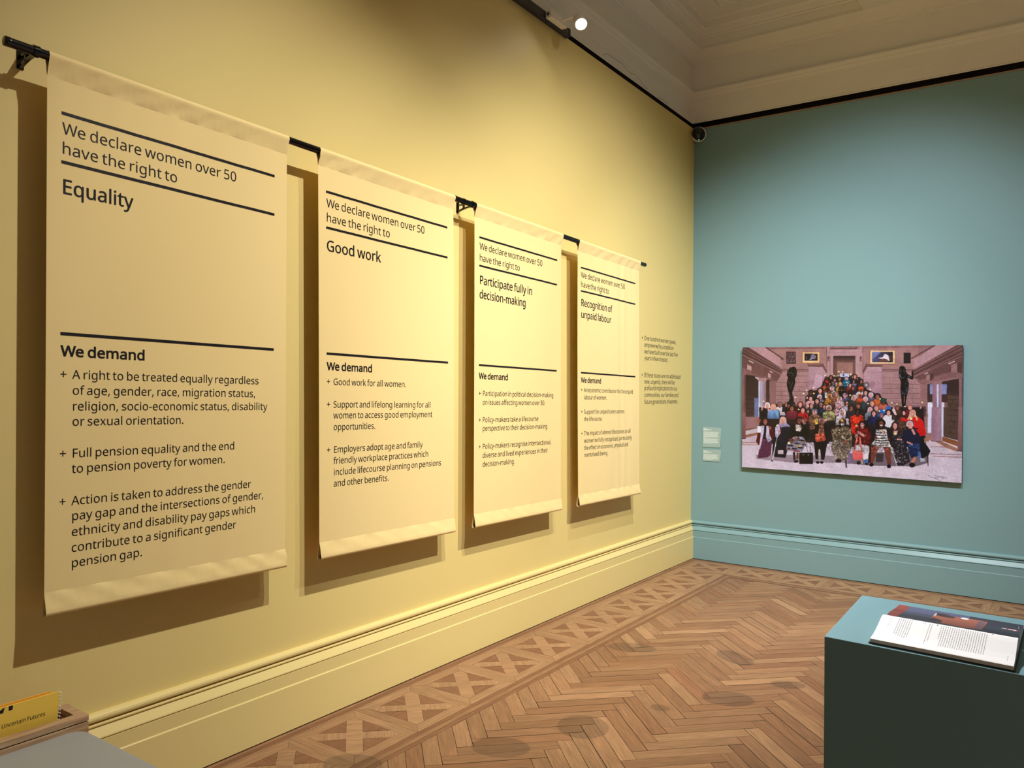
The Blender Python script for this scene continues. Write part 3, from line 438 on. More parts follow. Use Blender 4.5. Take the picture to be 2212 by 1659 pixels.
def painted_grid(name, arr, fn, material, parent, extra=None, extra_col=(1, 1, 1, 1)):
    """one vertex per painted dot; fn takes arrays s, t in 0..1 (left to right, top to bottom)"""
    h, w = arr.shape[:2]
    s_, t_ = np.meshgrid(np.linspace(0, 1, w), np.linspace(0, 1, h))
    P = fn(s_.ravel(), t_.ravel())
    i = np.arange(w * h).reshape(h, w)
    quads = np.stack([i[:-1, :-1], i[1:, :-1], i[1:, 1:], i[:-1, 1:]], -1).reshape(-1, 4)
    o = np.array(parent.location)
    V = P - o
    lin = arr.reshape(-1, 3) / 255.0
    lin = np.where(lin <= 0.04045, lin / 12.92, ((lin + 0.055) / 1.055) ** 2.4)
    col = np.concatenate([lin, np.ones((len(lin), 1))], 1)
    F = quads
    if extra is not None:
        ev, ef = extra
        F = np.concatenate([quads, np.array(ef) + len(V)])
        V = np.concatenate([V, np.array(ev) - o])
        col = np.concatenate([col, np.tile(np.array(extra_col), (len(ev), 1))])
    me = bpy.data.meshes.new(name)
    me.vertices.add(len(V)); me.vertices.foreach_set('co', V.astype(np.float32).ravel())
    me.loops.add(F.size); me.loops.foreach_set('vertex_index', F.astype(np.int32).ravel())
    me.polygons.add(len(F))
    me.polygons.foreach_set('loop_start', np.arange(0, F.size, 4, dtype=np.int32))
    me.update(calc_edges=True)
    ca = me.color_attributes.new('print', 'FLOAT_COLOR', 'POINT')
    ca.data.foreach_set('color', col.astype(np.float32).ravel())
    me.materials.append(material)
    ob = bpy.data.objects.new(name, me); COL.objects.link(ob); ob.parent = parent
    return ob

def homography(src):
    """maps the four source corners (tl, tr, br, bl) to the unit square"""
    dst = [(0, 0), (1, 0), (1, 1), (0, 1)]
    A = []; b = []
    for (x, y), (u, v) in zip(src, dst):
        A += [[x, y, 1, 0, 0, 0, -u*x, -u*y], [0, 0, 0, x, y, 1, -v*x, -v*y]]; b += [u, v]
    h = np.linalg.solve(np.array(A, float), np.array(b, float))
    return np.append(h, 1).reshape(3, 3)

# ------------------------------------------------------------------ the room
XE, YE = 6.4, -9.6          # how far the two walls run
WT = 4.02                   # top of the painted wall lining

def mitre(mb, prof, left=True, right=True, mi=0):
    """profile of (distance from the wall, height) run along the left wall and the teal wall, mitred in the corner"""
    n = len(prof)
    vs = []
    for k, z in prof:
        vs += [(k, YE, z), (k, -k, z), (XE, -k, z)]
    fs = []
    for i in range(n - 1):
        if left: fs.append((3*i, 3*i+1, 3*i+4, 3*i+3))
        if right: fs.append((3*i+1, 3*i+2, 3*i+5, 3*i+4))
    mb.add(vs, fs, mi)

w = MB(); w.box((-0.05, YE, 0), (0, 0.0, WT)); tag(w.build('wall_left', YELLOW), kind='structure')
w = MB(); w.box((-0.05, 0, 0), (XE, 0.05, WT)); tag(w.build('wall_right', TEAL), kind='structure')

# skirting: bead, hollow, sloping band, fillet and flat board with a fine ledge
SK = [(0, .3515), (.010, .351), (.018, .348), (.024, .342), (.0265, .335), (.0255, .328), (.021, .323), (.012, .3205), (.009, .3185), (.009, .3165), (.018, .3155),
      (.0225, .313), (.0235, .309), (.020, .306), (.017, .303), (.038, .271), (.039, .268), (.039, .2655), (.033, .264), (.033, .263), (.0375, .260), (.0375, .206), (.042, .2015), (.042, .006), (.004, .006)]
def skirting(name, m, left):
    b = MB()
    mitre(b, SK, left, not left)
    o = b.build(name, m)
    for p in o.data.polygons: p.use_smooth = False
    return tag(o, kind='structure')
skirting('baseboard_left', YGLOSS, True)
skirting('baseboard_right', TGLOSS, False)

# ---- parquet
FL = MB(); uvs = []; tints = []
rnd = random.Random(11)
def clip(poly, axis, val, keep_less):
    out = []
    for i in range(len(poly)):
        a, b = poly[i], poly[(i + 1) % len(poly)]
        ia = (a[axis] < val) == keep_less; ib = (b[axis] < val) == keep_less
        if ia: out.append(a)
        if ia != ib:
            t = (val - a[axis]) / (b[axis] - a[axis])
            out.append((a[0] + t * (b[0] - a[0]), a[1] + t * (b[1] - a[1])))
    return out
def inset(poly, g):
    cx = sum(p[0] for p in poly) / len(poly); cy = sum(p[1] for p in poly) / len(poly)
    out = []
    n = len(poly)
    area = sum(poly[i][0] * poly[(i+1) % n][1] - poly[(i+1) % n][0] * poly[i][1] for i in range(n)) / 2
    sg = 1 if area > 0 else -1
    for i in range(n):
        p0, p1, p2 = poly[i-1], poly[i], poly[(i+1) % n]
        def nrm(a, b):
            d = math.hypot(b[0]-a[0], b[1]-a[1]) or 1e-9
            return (-(b[1]-a[1]) / d * sg, (b[0]-a[0]) / d * sg)
        n1, n2 = nrm(p0, p1), nrm(p1, p2)
        den = 1 + n1[0]*n2[0] + n1[1]*n2[1]
        if den < 0.15: den = 0.15
        out.append((p1[0] + g * (n1[0]+n2[0]) / den, p1[1] + g * (n1[1]+n2[1]) / den))
    return out
def board(poly, ang, tone=None, kind=None, gap=0.0007):
    if len(poly) < 3: return
    n = len(poly)
    area = sum(poly[i][0] * poly[(i+1) % n][1] - poly[(i+1) % n][0] * poly[i][1] for i in range(n)) / 2
    if abs(area) < 2e-5: return
    if area < 0: poly = poly[::-1]
    q = inset(poly, gap)
    z = rnd.uniform(-0.0006, 0.0)
    FL.add([(x, y, z) for x, y in q], [tuple(range(n))])
    c, s = math.cos(ang), math.sin(ang)
    ox, oy = rnd.uniform(0, 60), rnd.uniform(0, 60)
    t = min(1, max(0, rnd.gauss(0.5, 0.17))) if tone is None else tone + rnd.uniform(-.12, .12)
    k = min(1, max(0, rnd.gauss(0.34, 0.16))) if kind is None else kind + rnd.uniform(-.08, .08)
    for x, y in q:
        uvs.append((x * c + y * s + ox, -x * s + y * c + oy))
        tints.append((t, min(1, max(0, k)), rnd.random(), 1))

# herringbone field: boards of .44 x .0735 laid at 45 degrees
FX, FY = 0.582, -0.556
BW, BN = 0.0735, 6
R2 = math.sqrt(0.5)
ox0, oy0 = 0.788, -2.137
def ab(a, b): return (ox0 + (a - b) * R2 * BW, oy0 + (a + b) * R2 * BW)
for ia in range(-90, 110):
    for ib in range(-90, 110):
        wx, wy = ab(ia, ib)
        if not (0.0 < wx < 5.6 and -8.8 < wy < 0.2): continue
        t = (ia - ib) % (2 * BN)
        if t == 0:
            q = [ab(ia, ib), ab(ia + BN, ib), ab(ia + BN, ib + 1), ab(ia, ib + 1)]; an = math.pi / 4
        elif t == BN and True:
            # top cell of a cross board: its cells run ib-BN+1 .. ib
            q = [ab(ia, ib - BN + 1), ab(ia + 1, ib - BN + 1), ab(ia + 1, ib + 1), ab(ia, ib + 1)]; an = 3 * math.pi / 4
        else: continue
        q = clip(q, 0, FX, False)
        if q: q = clip(q, 1, FY, True)
        if q and len(q) >= 3: board(q, an, gap=rnd.choice((.0006, .0009, .0012, .0018)))

# border of square panels with crossed bars, between strips of darker wood
CELL = 0.3885; C0, C1 = 0.098, 0.470
def panel(P):
    """P maps the unit square of a panel to the floor"""
    fr = 0.147; bw = 0.126
    ang = math.atan2(P(1, 0)[1] - P(0, 0)[1], P(1, 0)[0] - P(0, 0)[0])
    q = lambda pts: [P(*p) for p in pts]
    f2 = 1 - fr
    for pts, a in (([(0,0),(1,0),(f2,fr),(fr,fr)], ang), ([(0,1),(1,1),(f2,f2),(fr,f2)], ang), ([(0,0),(0,1),(fr,f2),(fr,fr)], ang + math.pi/2), ([(1,0),(1,1),(f2,f2),(f2,fr)], ang + math.pi/2)):
        board(q(pts), a, 0.60, 0.10, .0005)
    e = bw * 1.05
    lo, hi = fr, f2
    # bars along the diagonals: one through, one in two halves
    board(q([(lo, lo), (lo + e, lo), (hi, hi - e), (hi, hi), (hi - e, hi), (lo, lo + e)]), ang + math.pi/4, 0.66, 0.06, .0005)
    m1, m2 = .5, .5
    board(q([(hi, lo), (hi, lo + e), (m1 + e*.95, m2), (m1, m2 - e*.95), (hi - e, lo)]), ang - math.pi/4, 0.70, 0.03, .0005)
    board(q([(lo, hi), (lo, hi - e), (m1 - e*.95, m2), (m1, m2 + e*.95), (lo + e, hi)]), ang - math.pi/4, 0.66, 0.08, .0005)
    for pts in ([(lo + e, lo), (hi - e, lo), (.5, .5 - e)], [(lo + e, hi), (hi - e, hi), (.5, .5 + e)], [(lo, lo + e), (lo, hi - e), (.5 - e, .5)], [(hi, lo + e), (hi, hi - e), (.5 + e, .5)]):
        board(q(pts), rnd.choice((ang, ang + math.pi/2)), 0.50, 0.74, .0005)

def strips(x0, x1, tone, kind):
    y = YE
    while y < -x0:
        y2 = min(y + rnd.uniform(1.2, 2.0), 0)
        last = y2 > -x0 - .3
        if last: board([(x0, y), (x1, y), (x1, -x1), (x0, -x0)], math.pi/2, tone, kind, .0005); break
        board([(x0, y), (x1, y), (x1, y2), (x0, y2)], math.pi/2, tone, kind, .0005)
        y = y2
    x = XE
    while True:
        xn = x - rnd.uniform(1.2, 2.0)
        if xn < x1 + .3:
            board([(x, -x0), (x, -x1), (x1, -x1), (x0, -x0)], 0, tone, kind, .0005); break
        board([(x, -x0), (x, -x1), (xn, -x1), (xn, -x0)], 0, tone, kind, .0005)
        x = xn
strips(0.0, 0.058, .58, .22)
strips(0.058, 0.084, .40, .82)
strips(0.084, C0, .60, .15)
PITCH_L = CELL
panel(lambda u, v: (C0 + u * (C1 + .03 - C0), -C0 - v * (C1 - C0)))
y = -C1
while y > -8.6:
    panel(lambda u, v, y=y: (C0 + u * (0.500 - C0), y - v * PITCH_L))
    y -= PITCH_L
x = 0.500
while x < 5.4:
    panel(lambda u, v, x=x: (x + u * 0.385, -C0 - v * (C1 - C0)))
    x += 0.385
def inner(o, tone, kind):      # strips between border and field
    x0, x1 = o
    board([(x0, YE), (x1, YE), (x1, -x1 + .03), (x0, -x0 + .03)], math.pi/2, tone, kind, .0005)
    board([(XE, -x0 + .03), (XE, -x1 + .03), (x1, -x1 + .03), (x0, -x0 + .03)], 0, tone, kind, .0005)
inner((0.500, 0.526), .38, .74)
inner((0.526, 0.556), .52, .30)
inner((0.556, 0.582), .36, .78)
nb = len(FL.v)
FL.add([(-.05, YE, -.002), (XE, YE, -.002), (XE, .05, -.002), (-.05, .05, -.002)], [(0, 1, 2, 3)], 1)
FL.add([(-.05, YE, -.06), (XE, YE, -.06), (XE, .05, -.06), (-.05, .05, -.06)], [(3, 2, 1, 0)], 1)
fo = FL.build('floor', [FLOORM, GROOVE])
li = np.empty(len(fo.data.loops), np.int32); fo.data.loops.foreach_get('vertex_index', li)
uva = np.zeros((len(fo.data.vertices), 2), np.float32); uva[:nb] = uvs
tia = np.full((len(fo.data.vertices), 4), 0.5, np.float32); tia[:nb] = tints
fo.data.uv_layers.new(name='plank')
fo.data.color_attributes.new('tint', 'FLOAT_COLOR', 'CORNER')
fo.data.uv_layers['plank'].data.foreach_set('uv', uva[li].ravel())
fo.data.color_attributes['tint'].data.foreach_set('color', tia[li].ravel())
tag(fo, kind='structure')

# ---- gap above the wall lining (its shade put in as dark colour), frieze with its mouldings, ceiling
g = MB(); mitre(g, [(-.05, WT - .02), (-.09, WT - .02), (-.09, 4.084), (-.0305, 4.084)]); tag(g.build('trim_2', GAPDARK), kind='structure')
e = MB(); e.box((0.0, -0.0042, WT - .012), (XE, -0.0005, WT), 0); tag(e.build('trim_3', mat('board_edge', srgb(150, 130, 110), 0.7)), kind='structure')
t = MB()
mitre(t, [(-.0302, 4.083), (-.028, 4.092), (-.036, 4.100), (-.036, 4.200), (-.031, 4.204), (-.031, 4.300), (-.028, 4.304), (-.028, 4.312), (-.018, 4.322), (-.012, 4.335), (-.012, 4.342), (-.004, 4.352), (.000, 4.364), (.000, 4.374), (-.06, 4.376)])
frz = tag(t.build('trim_1', PLASTER), kind='structure')
ck = MB()
for line in ([(-1.731, 4.115), (-1.671, 4.150), (-1.56, 4.155), (-1.405, 4.160), (-1.311, 4.135), (-1.238, 4.134), (-1.189, 4.152), (-1.082, 4.134), (-1.018, 4.112), (-.93, 4.104)], [(-.717, 4.104), (-.623, 4.112), (-.52, 4.106)]):
    for (ya, za), (yb, zb_) in zip(line, line[1:]):
        ck.add([(-.0354, ya, za), (-.0354, yb, zb_), (-.0354, yb, zb_ + .0028), (-.0354, ya, za + .0028)], [(0, 1, 2, 3)])
ck.build('plaster_crack', GAPDARK, frz)

c = MB()
mitre(c, [(-.055, 4.370), (-.055, 4.636), (-.045, 4.642), (-.045, 4.652), (-.028, 4.656), (-.028, 4.662), (.108, 4.712)])
CX, CY = 1.505, -6.9
# flat soffit round the sunk panel
zs = 4.712; k0 = .108
c.add([(CX, -k0, zs), (XE, -k0, zs), (XE, YE, zs), (CX, YE, zs)], [(3, 2, 1, 0)])
c.add([(k0, CY, zs), (CX, CY, zs), (CX, YE, zs), (k0, YE, zs)], [(3, 2, 1, 0)])
prof = [(0, 4.712), (-.012, 4.745), (-.004, 4.80), (-.004, 4.812), (.010, 4.820), (.010, 4.832), (.022, 4.845), (.036, 4.872), (.050, 4.884), (.052, 4.900), (.060, 4.935), (.075, 4.952), (.24, 4.953), (.243, 4.938), (.262, 4.936), (.266, 4.953), (.268, 4.957)]
rings = []
for k, z in prof:
    rings.append([(k0 + k, -k0 - k, z), (CX - k, -k0 - k, z), (CX - k, CY + k, z), (k0 + k, CY + k, z)])
vs = [p for r_ in rings for p in r_]
fs = []
for i in range(len(rings) - 1):
    for j in range(4):
        fs.append((4*i + j, 4*i + (j+1) % 4, 4*i + 4 + (j+1) % 4, 4*i + 4 + j))
fs.append(tuple(4 * (len(rings) - 1) + j for j in range(4)))
c.add(vs, fs)
# roof slab above, so no light comes in from over the ceiling
c.add([(-.3, YE, 5.1), (XE, YE, 5.1), (XE, .3, 5.1), (-.3, .3, 5.1)], [(0, 1, 2, 3)])
tag(c.build('ceiling', PLASTER), kind='structure')

# ------------------------------------------------------------------ banner rail
def ztop(y): return 2.648 - 0.0165 * (y + 5.818)
def zbot(y): return 0.766 - 0.0078 * (y + 5.78)
PR = 0.0155
def polec(y): return Vector((0.110, y, ztop(y) - 0.0172))
rail = thing('banner_rail', (0.11, -5.95, 2.63), 'long black pole on wall brackets that the four fabric banners hang from', 'rail')
b = MB(); b.tube(polec(-5.935), polec(-1.275), PR, n=28); b.build('pole', BLACK, rail, smooth=False)
for y0_, y1_ in ((-5.950, -5.934), (-1.276, -1.258)):
    d = (polec(y1_) - polec(y0_)).normalized()
    b = MB()
    if y0_ < -3: b.lathe([(0.0001, 0), (.0145, 0), (.0162, .002), (.0162, .016)], polec(y0_), d, 24)
    else: b.lathe([(.0162, 0), (.0162, .010), (.0145, .015), (.009, .0178), (.0001, .018)], polec(y0_), d, 24)
    b.build('end_cap', BLACK, rail, smooth=True)
for yc, yw in ((-3.600, .006), (-3.676, .007)):
    b = MB(); b.tube(polec(yc - yw), polec(yc + yw), .0172, n=24); b.build('joint_collar', BLACK, rail)
def bracket(yb):
    pc = polec(yb); zc = pc.z
    h = .0055
    br = MB()
    # wall plate
    br.box((0.0003, yb - .011, zc - .035), (.005, yb + .011, zc + .047))
    # curved lower arm from the foot of the plate to the clamp
    n = 14; up_, lo_ = [], []
    for i in range(n + 1):
        t = i / n
        x = .005 + t * .092
        z = zc - .030 + (math.sin(t * math.pi / 2) ** 1.0) * .018
        up_.append((x, z + .0065 * (1 - .25 * t))); lo_.append((x, z - .003))
    br.prism(up_ + lo_[::-1], yb - h, yb + h)
    # upper arm and web
    br.prism([(.005, zc + .012), (.095, zc + .006), (.095, zc + .000), (.005, zc + .004)], yb - h, yb + h)
    br.prism([(.043, zc + .008), (.051, zc + .008), (.051, zc - .018), (.043, zc - .018)], yb - h, yb + h)
    o = br.build('bracket', BLACK, rail)
    cl = MB(); cl.tube((.11, yb - .009, zc + .0002), (.11, yb + .009, zc - .0002), .0192, n=26)
    c2 = cl.build('pole_clamp', BLACK, o); c2.parent = o
    # builder measures from the rail's own place; keep the clamp there
    c2.data.transform(Matrix.Translation(-Vector(rail.location)))
    for dz in (-.026, .038):
        s_ = MB(); s_.tube((.005, yb, zc + dz), (.0068, yb, zc + dz), .0036, n=12)
        q = s_.build('screw', STEEL, o); q.data.transform(Matrix.Translation(-Vector(rail.location)))
bracket(-5.855)
bracket(-3.516)

# ------------------------------------------------------------------ banners
DECL = ['We declare women over 50', 'have the right to']
BANNERS = [
 dict(y0=-5.818, w=.991, sh=.018, k=1.0, title=['Equality'], tw=[.252], wd=1.012, bul=[
   (['A right to be treated equally regardless', 'of age, gender, race, migration status,', 'religion, socio-economic status, disability', 'or sexual orientation.'], [1.088, 1.142, 1.196, 1.248]),
   (['Full pension equality and the end', 'to pension poverty for women.'], [1.356, 1.409]),
   (['Action is taken to address the gender', 'pay gap and the intersections of gender,', 'ethnicity and disability pay gaps which', 'contribute to a significant gender', 'pension gap.'], [1.518, 1.570, 1.624, 1.678, 1.730])],
   label='cream fabric banner headed Equality, first from the left on the rail'),
 dict(y0=-4.652, w=.966, sh=.027, k=.985, title=['Good work'], tw=[.356], wd=1.012, bul=[
   (['Good work for all women.'], [1.080]),
   (['Support and lifelong learning for all', 'women to access good employment', 'opportunities.'], [1.185, 1.236, 1.290]),
   (['Employers adopt age and family', 'friendly workplace practices which', 'include lifecourse planning on pensions', 'and other benefits.'], [1.395, 1.447, 1.500, 1.5525])],
   label='cream fabric banner headed Good work, beside the Equality banner'),
 dict(y0=-3.493, w=.951, sh=.018, k=.968, title=['Participate fully in', 'decision-making'], tw=[.553, .480], wd=1.017, bul=[
   (['Participation in political decision-making', 'on issues affecting women over 50.'], [1.116, 1.168]),
   (['Policy-makers take a lifecourse', 'perspective to their decision-making.'], [1.271, 1.322]),
   (['Policy-makers recognise intersectional,', 'diverse and lived experiences in their', 'decision-making.'], [1.427, 1.480, 1.532])],
   label='cream fabric banner headed Participate fully in decision-making'),
 dict(y0=-2.327, w=.959, sh=.026, k=.962, title=['Recognition of', 'unpaid labour'], tw=[.457, .440], wd=1.006, bul=[
   (['An economic contribution for the unpaid', 'labour of women.'], [1.073, 1.125]),
   (['Support for unpaid carers across', 'the lifecourse.'], [1.228, 1.281]),
   (['The impact of altered lifecourses on all', 'women be fully recognised, particularly', 'the effect on economic, physical and', 'mental well-being.'], [1.382, 1.435, 1.486, 1.537])],
   label='cream fabric banner headed Recognition of unpaid labour, nearest the corner'),
]
LEN = 1.88
V_S, V_H = 0.083, 1.800      # seam of the pole sleeve, seam of the bottom hem

for bi, B in enumerate(BANNERS):
    y0, wd_ = B['y0'], B['w']
    ph = bi * 1.7
    def wave(u, v, ph=ph, bi=bi, wd_=wd_):
        s = u / wd_
        f = math.sin(math.pi * min(1, max(0, (v - .083) / 1.717)))
        a = .0022 * math.sin(2.1 * s * math.pi + ph) * f + .0010 * math.sin(5.3 * s * math.pi + ph * 2 + v * 1.3) * (.3 + f)
        # puckers running down from the sleeve and up from the hem
        p = math.exp(-(v - .083) / .22) + .8 * math.exp(-(1.80 - v) / .10)
        a += p * (.0011 * math.sin(31 * s + ph * 3 + 2.5 * v) + .0007 * math.sin(57 * s + ph))
        if bi == 3:
            a += .0020 * math.exp(-((s - .70) / .10) ** 2) * math.sin((s - .70) * 55) + .0012 * math.sin(s * 44) * max(0, s - .5)
        return a * min(1, (v - .0) / .083 if v < .083 else 1)
    def at(u, v, x, y0=y0, B=B):
        y = y0 + u
        L_ = (ztop(y) - zbot(y)) / LEN
        return Vector((x, y + B['sh'] * v, ztop(y) - v * L_))
    def S_(u, v, off=0.0):
        return at(u, v, 0.1085 + wave(u, v) + off)
    t = thing('banner', S_(wd_ / 2, V_S), B['label'], 'banner', 'fabric banners hanging from the black rail')
    f = MB(); f.grid(lambda a, c: S_(a * wd_, V_S + c * (V_H - V_S)), 90, 96)
    f.build('fabric_panel', FABRIC, t, smooth=True)
    # sleeve wrapped round the pole: seam, front, over the pole, back to the seam
    R_ = 0.0166
    prof = [(.1085, V_S), (.1127, .066), (.1178, .047), (.1230, .029)]
    for i in range(13):
        a_ = math.radians(-8 + i * 196 / 12)
        prof.append((.110 + R_ * math.cos(a_), .0172 - R_ * math.sin(a_)))
    prof += [(.0965, .032), (.1020, .052), (.1040, .070), (.1075, V_S)]
    sl = MB()
    npf = len(prof) - 1
    def sleeve(a, c):
        i = min(npf - 1, int(c * npf)); q = c * npf - i
        x = prof[i][0] * (1 - q) + prof[i+1][0] * q; v = prof[i][1] * (1 - q) + prof[i+1][1] * q
        u = a * wd_
        k_ = max(0, min(1, (v - .022) / .02, (V_S - v) / .014)) if c < .5 else 0
        dg = (u * 46 + v * 60 + ph * 2.1)
        x += k_ * 1.7 * (.0016 * math.sin(dg + 1.6 * math.sin(u * 9 + ph)) + .0010 * math.sin(dg * 2.3 + u * 7)) * (0.6 + .4 * math.sin(u * 5 + ph))
        x += k_ * .0022 * (1 - abs(math.sin(dg * .83 + .8 * math.sin(u * 13 + ph)))) ** 5
        if v > .075: x += wave(u, V_S) * (v - .075) / .008
        return at(u, v, x)
    sl.grid(sleeve, 170, npf)
    sl.build('pole_sleeve', FABRIC, t, smooth=True)
    # bottom hem wrapped round a bar
    prof = [(.1090, V_H), (.1115, 1.812), (.1155, 1.832), (.1193, 1.852)]
    cx_, cv_, rr_ = .1090, 1.8665, .0133
    for i in range(13):
        a_ = math.radians(0 - i * 190 / 12)
        prof.append((cx_ + rr_ * math.cos(a_), cv_ - rr_ * math.sin(a_)))
    prof += [(.0985, 1.845), (.1030, 1.820), (.1075, V_H)]
    nh = len(prof) - 1
    hm = MB()
    def hem(a, c, prof=prof):
        i = min(nh - 1, int(c * nh)); q = c * nh - i
        x = prof[i][0] * (1 - q) + prof[i+1][0] * q; v = prof[i][1] * (1 - q) + prof[i+1][1] * q
        u = a * wd_
        k_ = math.exp(-((v - 1.828) / .020) ** 2) * min(1, (v - V_H) / .010) if c < .45 else 0
        dg = (u * 40 - v * 70 + ph * 1.3)
        x += k_ * 1.7 * (.0020 * math.sin(dg + 1.8 * math.sin(u * 8 + ph)) + .0011 * math.sin(dg * 2.1 + u * 5)) * (1.0 if bi < 1 else .6)
        x += k_ * .0026 * (1 - abs(math.sin(dg * .77 + .9 * math.sin(u * 11 + ph)))) ** 5
        if v < 1.806: x += wave(u, V_H) * (1.806 - v) / .006
        return at(u, v, x)
    hm.grid(hem, 170, nh)
    hm.build('bottom_hem', FABRIC, t, smooth=True)
    bb = MB(); bb.tube(at(.012, cv_, cx_), at(wd_ - .012, cv_, cx_), .0100, n=14)
    bb.build('weight_bar', BARW, t)
    k = B['k']
    TX = lambda u, v: S_(u, v, .0009)
    for v0 in (.1875, .3525, .9315):
        r_ = MB(); r_.grid(lambda a, c, v0=v0: TX(k * (.046 + a * .880), v0 + c * .0108), 90, 2)
        r_.build('printed_rule', INK, t)
    text_mesh('declaration_line', [(DECL[0], k * .048, .2625, .0546, k * .690)], TX, INK, t)
    text_mesh('declaration_line', [(DECL[1], k * .046, .3295, .0546, k * .428)], TX, INK, t)
    for i, s_ in enumerate(B['title']):
        text_mesh('title_line', [(s_, .046 if bi else .047, .464 + .083 * i, .0690, B['tw'][i])], TX, INK, t, heavy=.0009)
    text_mesh('demand_heading', [('We demand', k * .047, B['wd'], .0490, k * .300)], TX, INK, t, weight=.0013)
    for lines, vs_ in B['bul']:
        text_mesh('plus_sign', [('+', k * .0445, vs_[0], .042, None)], TX, INK, t)
        for s_, v_ in zip(lines, vs_):
            text_mesh('demand_line', [(s_, k * .0855, v_, .042, None)], TX, INK, t, spread=1.012 * k)

# lettering straight on the wall beside the last banner
wt = thing('wall_lettering', (0.001, -1.03, 1.7), 'black vinyl lettering in two paragraphs on the yellow wall next to the corner', 'wall text')
WX = lambda u, v: (0.0009, u, -v)
for lines, zs_, y_ in ((['One hundred women speak,', 'empowered by a coalition', 'we have built over the last five', 'years in Manchester.'], [1.970, 1.915, 1.859, 1.805], -1.034),
                   (['If these issues are not addressed', 'now, urgently, there will be', 'profound implications for our', 'communities, our families and', 'future generations of women.'], [1.662, 1.608, 1.554, 1.497, 1.439], -1.028)):
    text_mesh('plus_sign', [('+', y_ - .05, -zs_[0], .050, None)], WX, INK, wt)
    for i, (s_, z_) in enumerate(zip(lines, zs_)):
        text_mesh('text_line', [(s_, y_ + .002 * i, -z_, .050, None)], WX, INK, wt)

# ------------------------------------------------------------------ lighting track, spotlight, camera
tr_ = thing('lighting_track', (0.02, -2.36, 4.04), 'black lighting track running along the top of the yellow wall', 'lighting track')
b = MB(); b.box((0.002, -7.6, 4.008), (.042, -2.372, 4.062)); b.build('track_bar', BLACKM, tr_, bevel=.003)
b = MB(); b.box((0.0006, -2.3715, 4.006), (.044, -2.345, 4.064)); b.build('end_cap', BLACKM, tr_, bevel=.006)

sp = thing('track_spotlight', (0.06, -2.62, 4.03), 'white spotlight switched on, clipped to the black track near the ceiling corner', 'spotlight')
b = MB(); b.box((.0455, -2.675, 4.010), (.092, -2.470, 4.058)); ad = b.build('track_adapter', WHITEP, sp, bevel=.004)
b = MB(); b.tube((.066, -2.676, 4.034), (.066, -2.6785, 4.034), .011, n=16); q = b.build('adapter_screw', STEEL, sp); q.parent = ad
q.matrix_parent_inverse = Matrix.Identity(4)
b = MB(); b.box((.0425, -2.62, 4.028), (.0452, -2.50, 4.052)); b.build('track_clip', BLACKM, sp)
hp = Vector((.243, -2.545, 3.970)); hd = (Vector((2.3, -4.6, 0.7)) - hp).normalized()
b = MB(); b.tube((.090, -2.535, 4.040), (.170, -2.535, 4.040), .007, n=14); b.tube((.170, -2.535, 4.043), (.195, -2.540, 3.985), .006, n=14)
b.tube((.170, -2.535, 4.043), (.186, -2.535, 4.043), .016, n=18)
b.build('yoke_arm', WHITEP, sp, smooth=False)
b = MB(); b.lathe([(.0001, -.095), (.024, -.094), (.036, -.085), (.041, -.06), (.042, .0), (.038, .0), (.036, -.006)], hp, hd, 32); b.build('lamp_head', WHITEP, sp, smooth=True)
b = MB(); b.lathe([(.0362, -.006), (.02, -.003), (.0001, -.002)], hp, hd, 32); b.build('lens', LENS, sp, smooth=True)
sp2 = None

cm = thing('security_camera', (.068, -.062, 3.945), 'small round security camera with a dark dome in the top corner', 'security camera')
cp = Vector((.052, -.052, 3.952)); cd = Vector((.60, -1.0, -.30)).normalized()
b = MB(); b.lathe([(.001, -.045), (.05, -.045), (.066, -.035), (.068, 0), (.068, .018), (.064, .026), (.058, .027)], cp + Vector((.012, 0, -.006)), cd, 40)
hs = b.build('housing', WHITEP, cm, smooth=True)
b = MB(); b.lathe([(.0605, .024), (.0585, .040), (.050, .060), (.034, .076), (.016, .083), (.0001, .085)], cp + Vector((.002, 0, .003)), cd, 40); b.build('dome', DOME, cm, smooth=True)
lp = cp + cd * .075 + Vector((0, 0, -.048)); b = MB(); b.lathe([(.003, 0), (.003, .003), (.0001, .004)], cp + cd * .052 + Vector((.006, 0, -.058)), cd, 10); b.build('status_light', LEDG, cm)

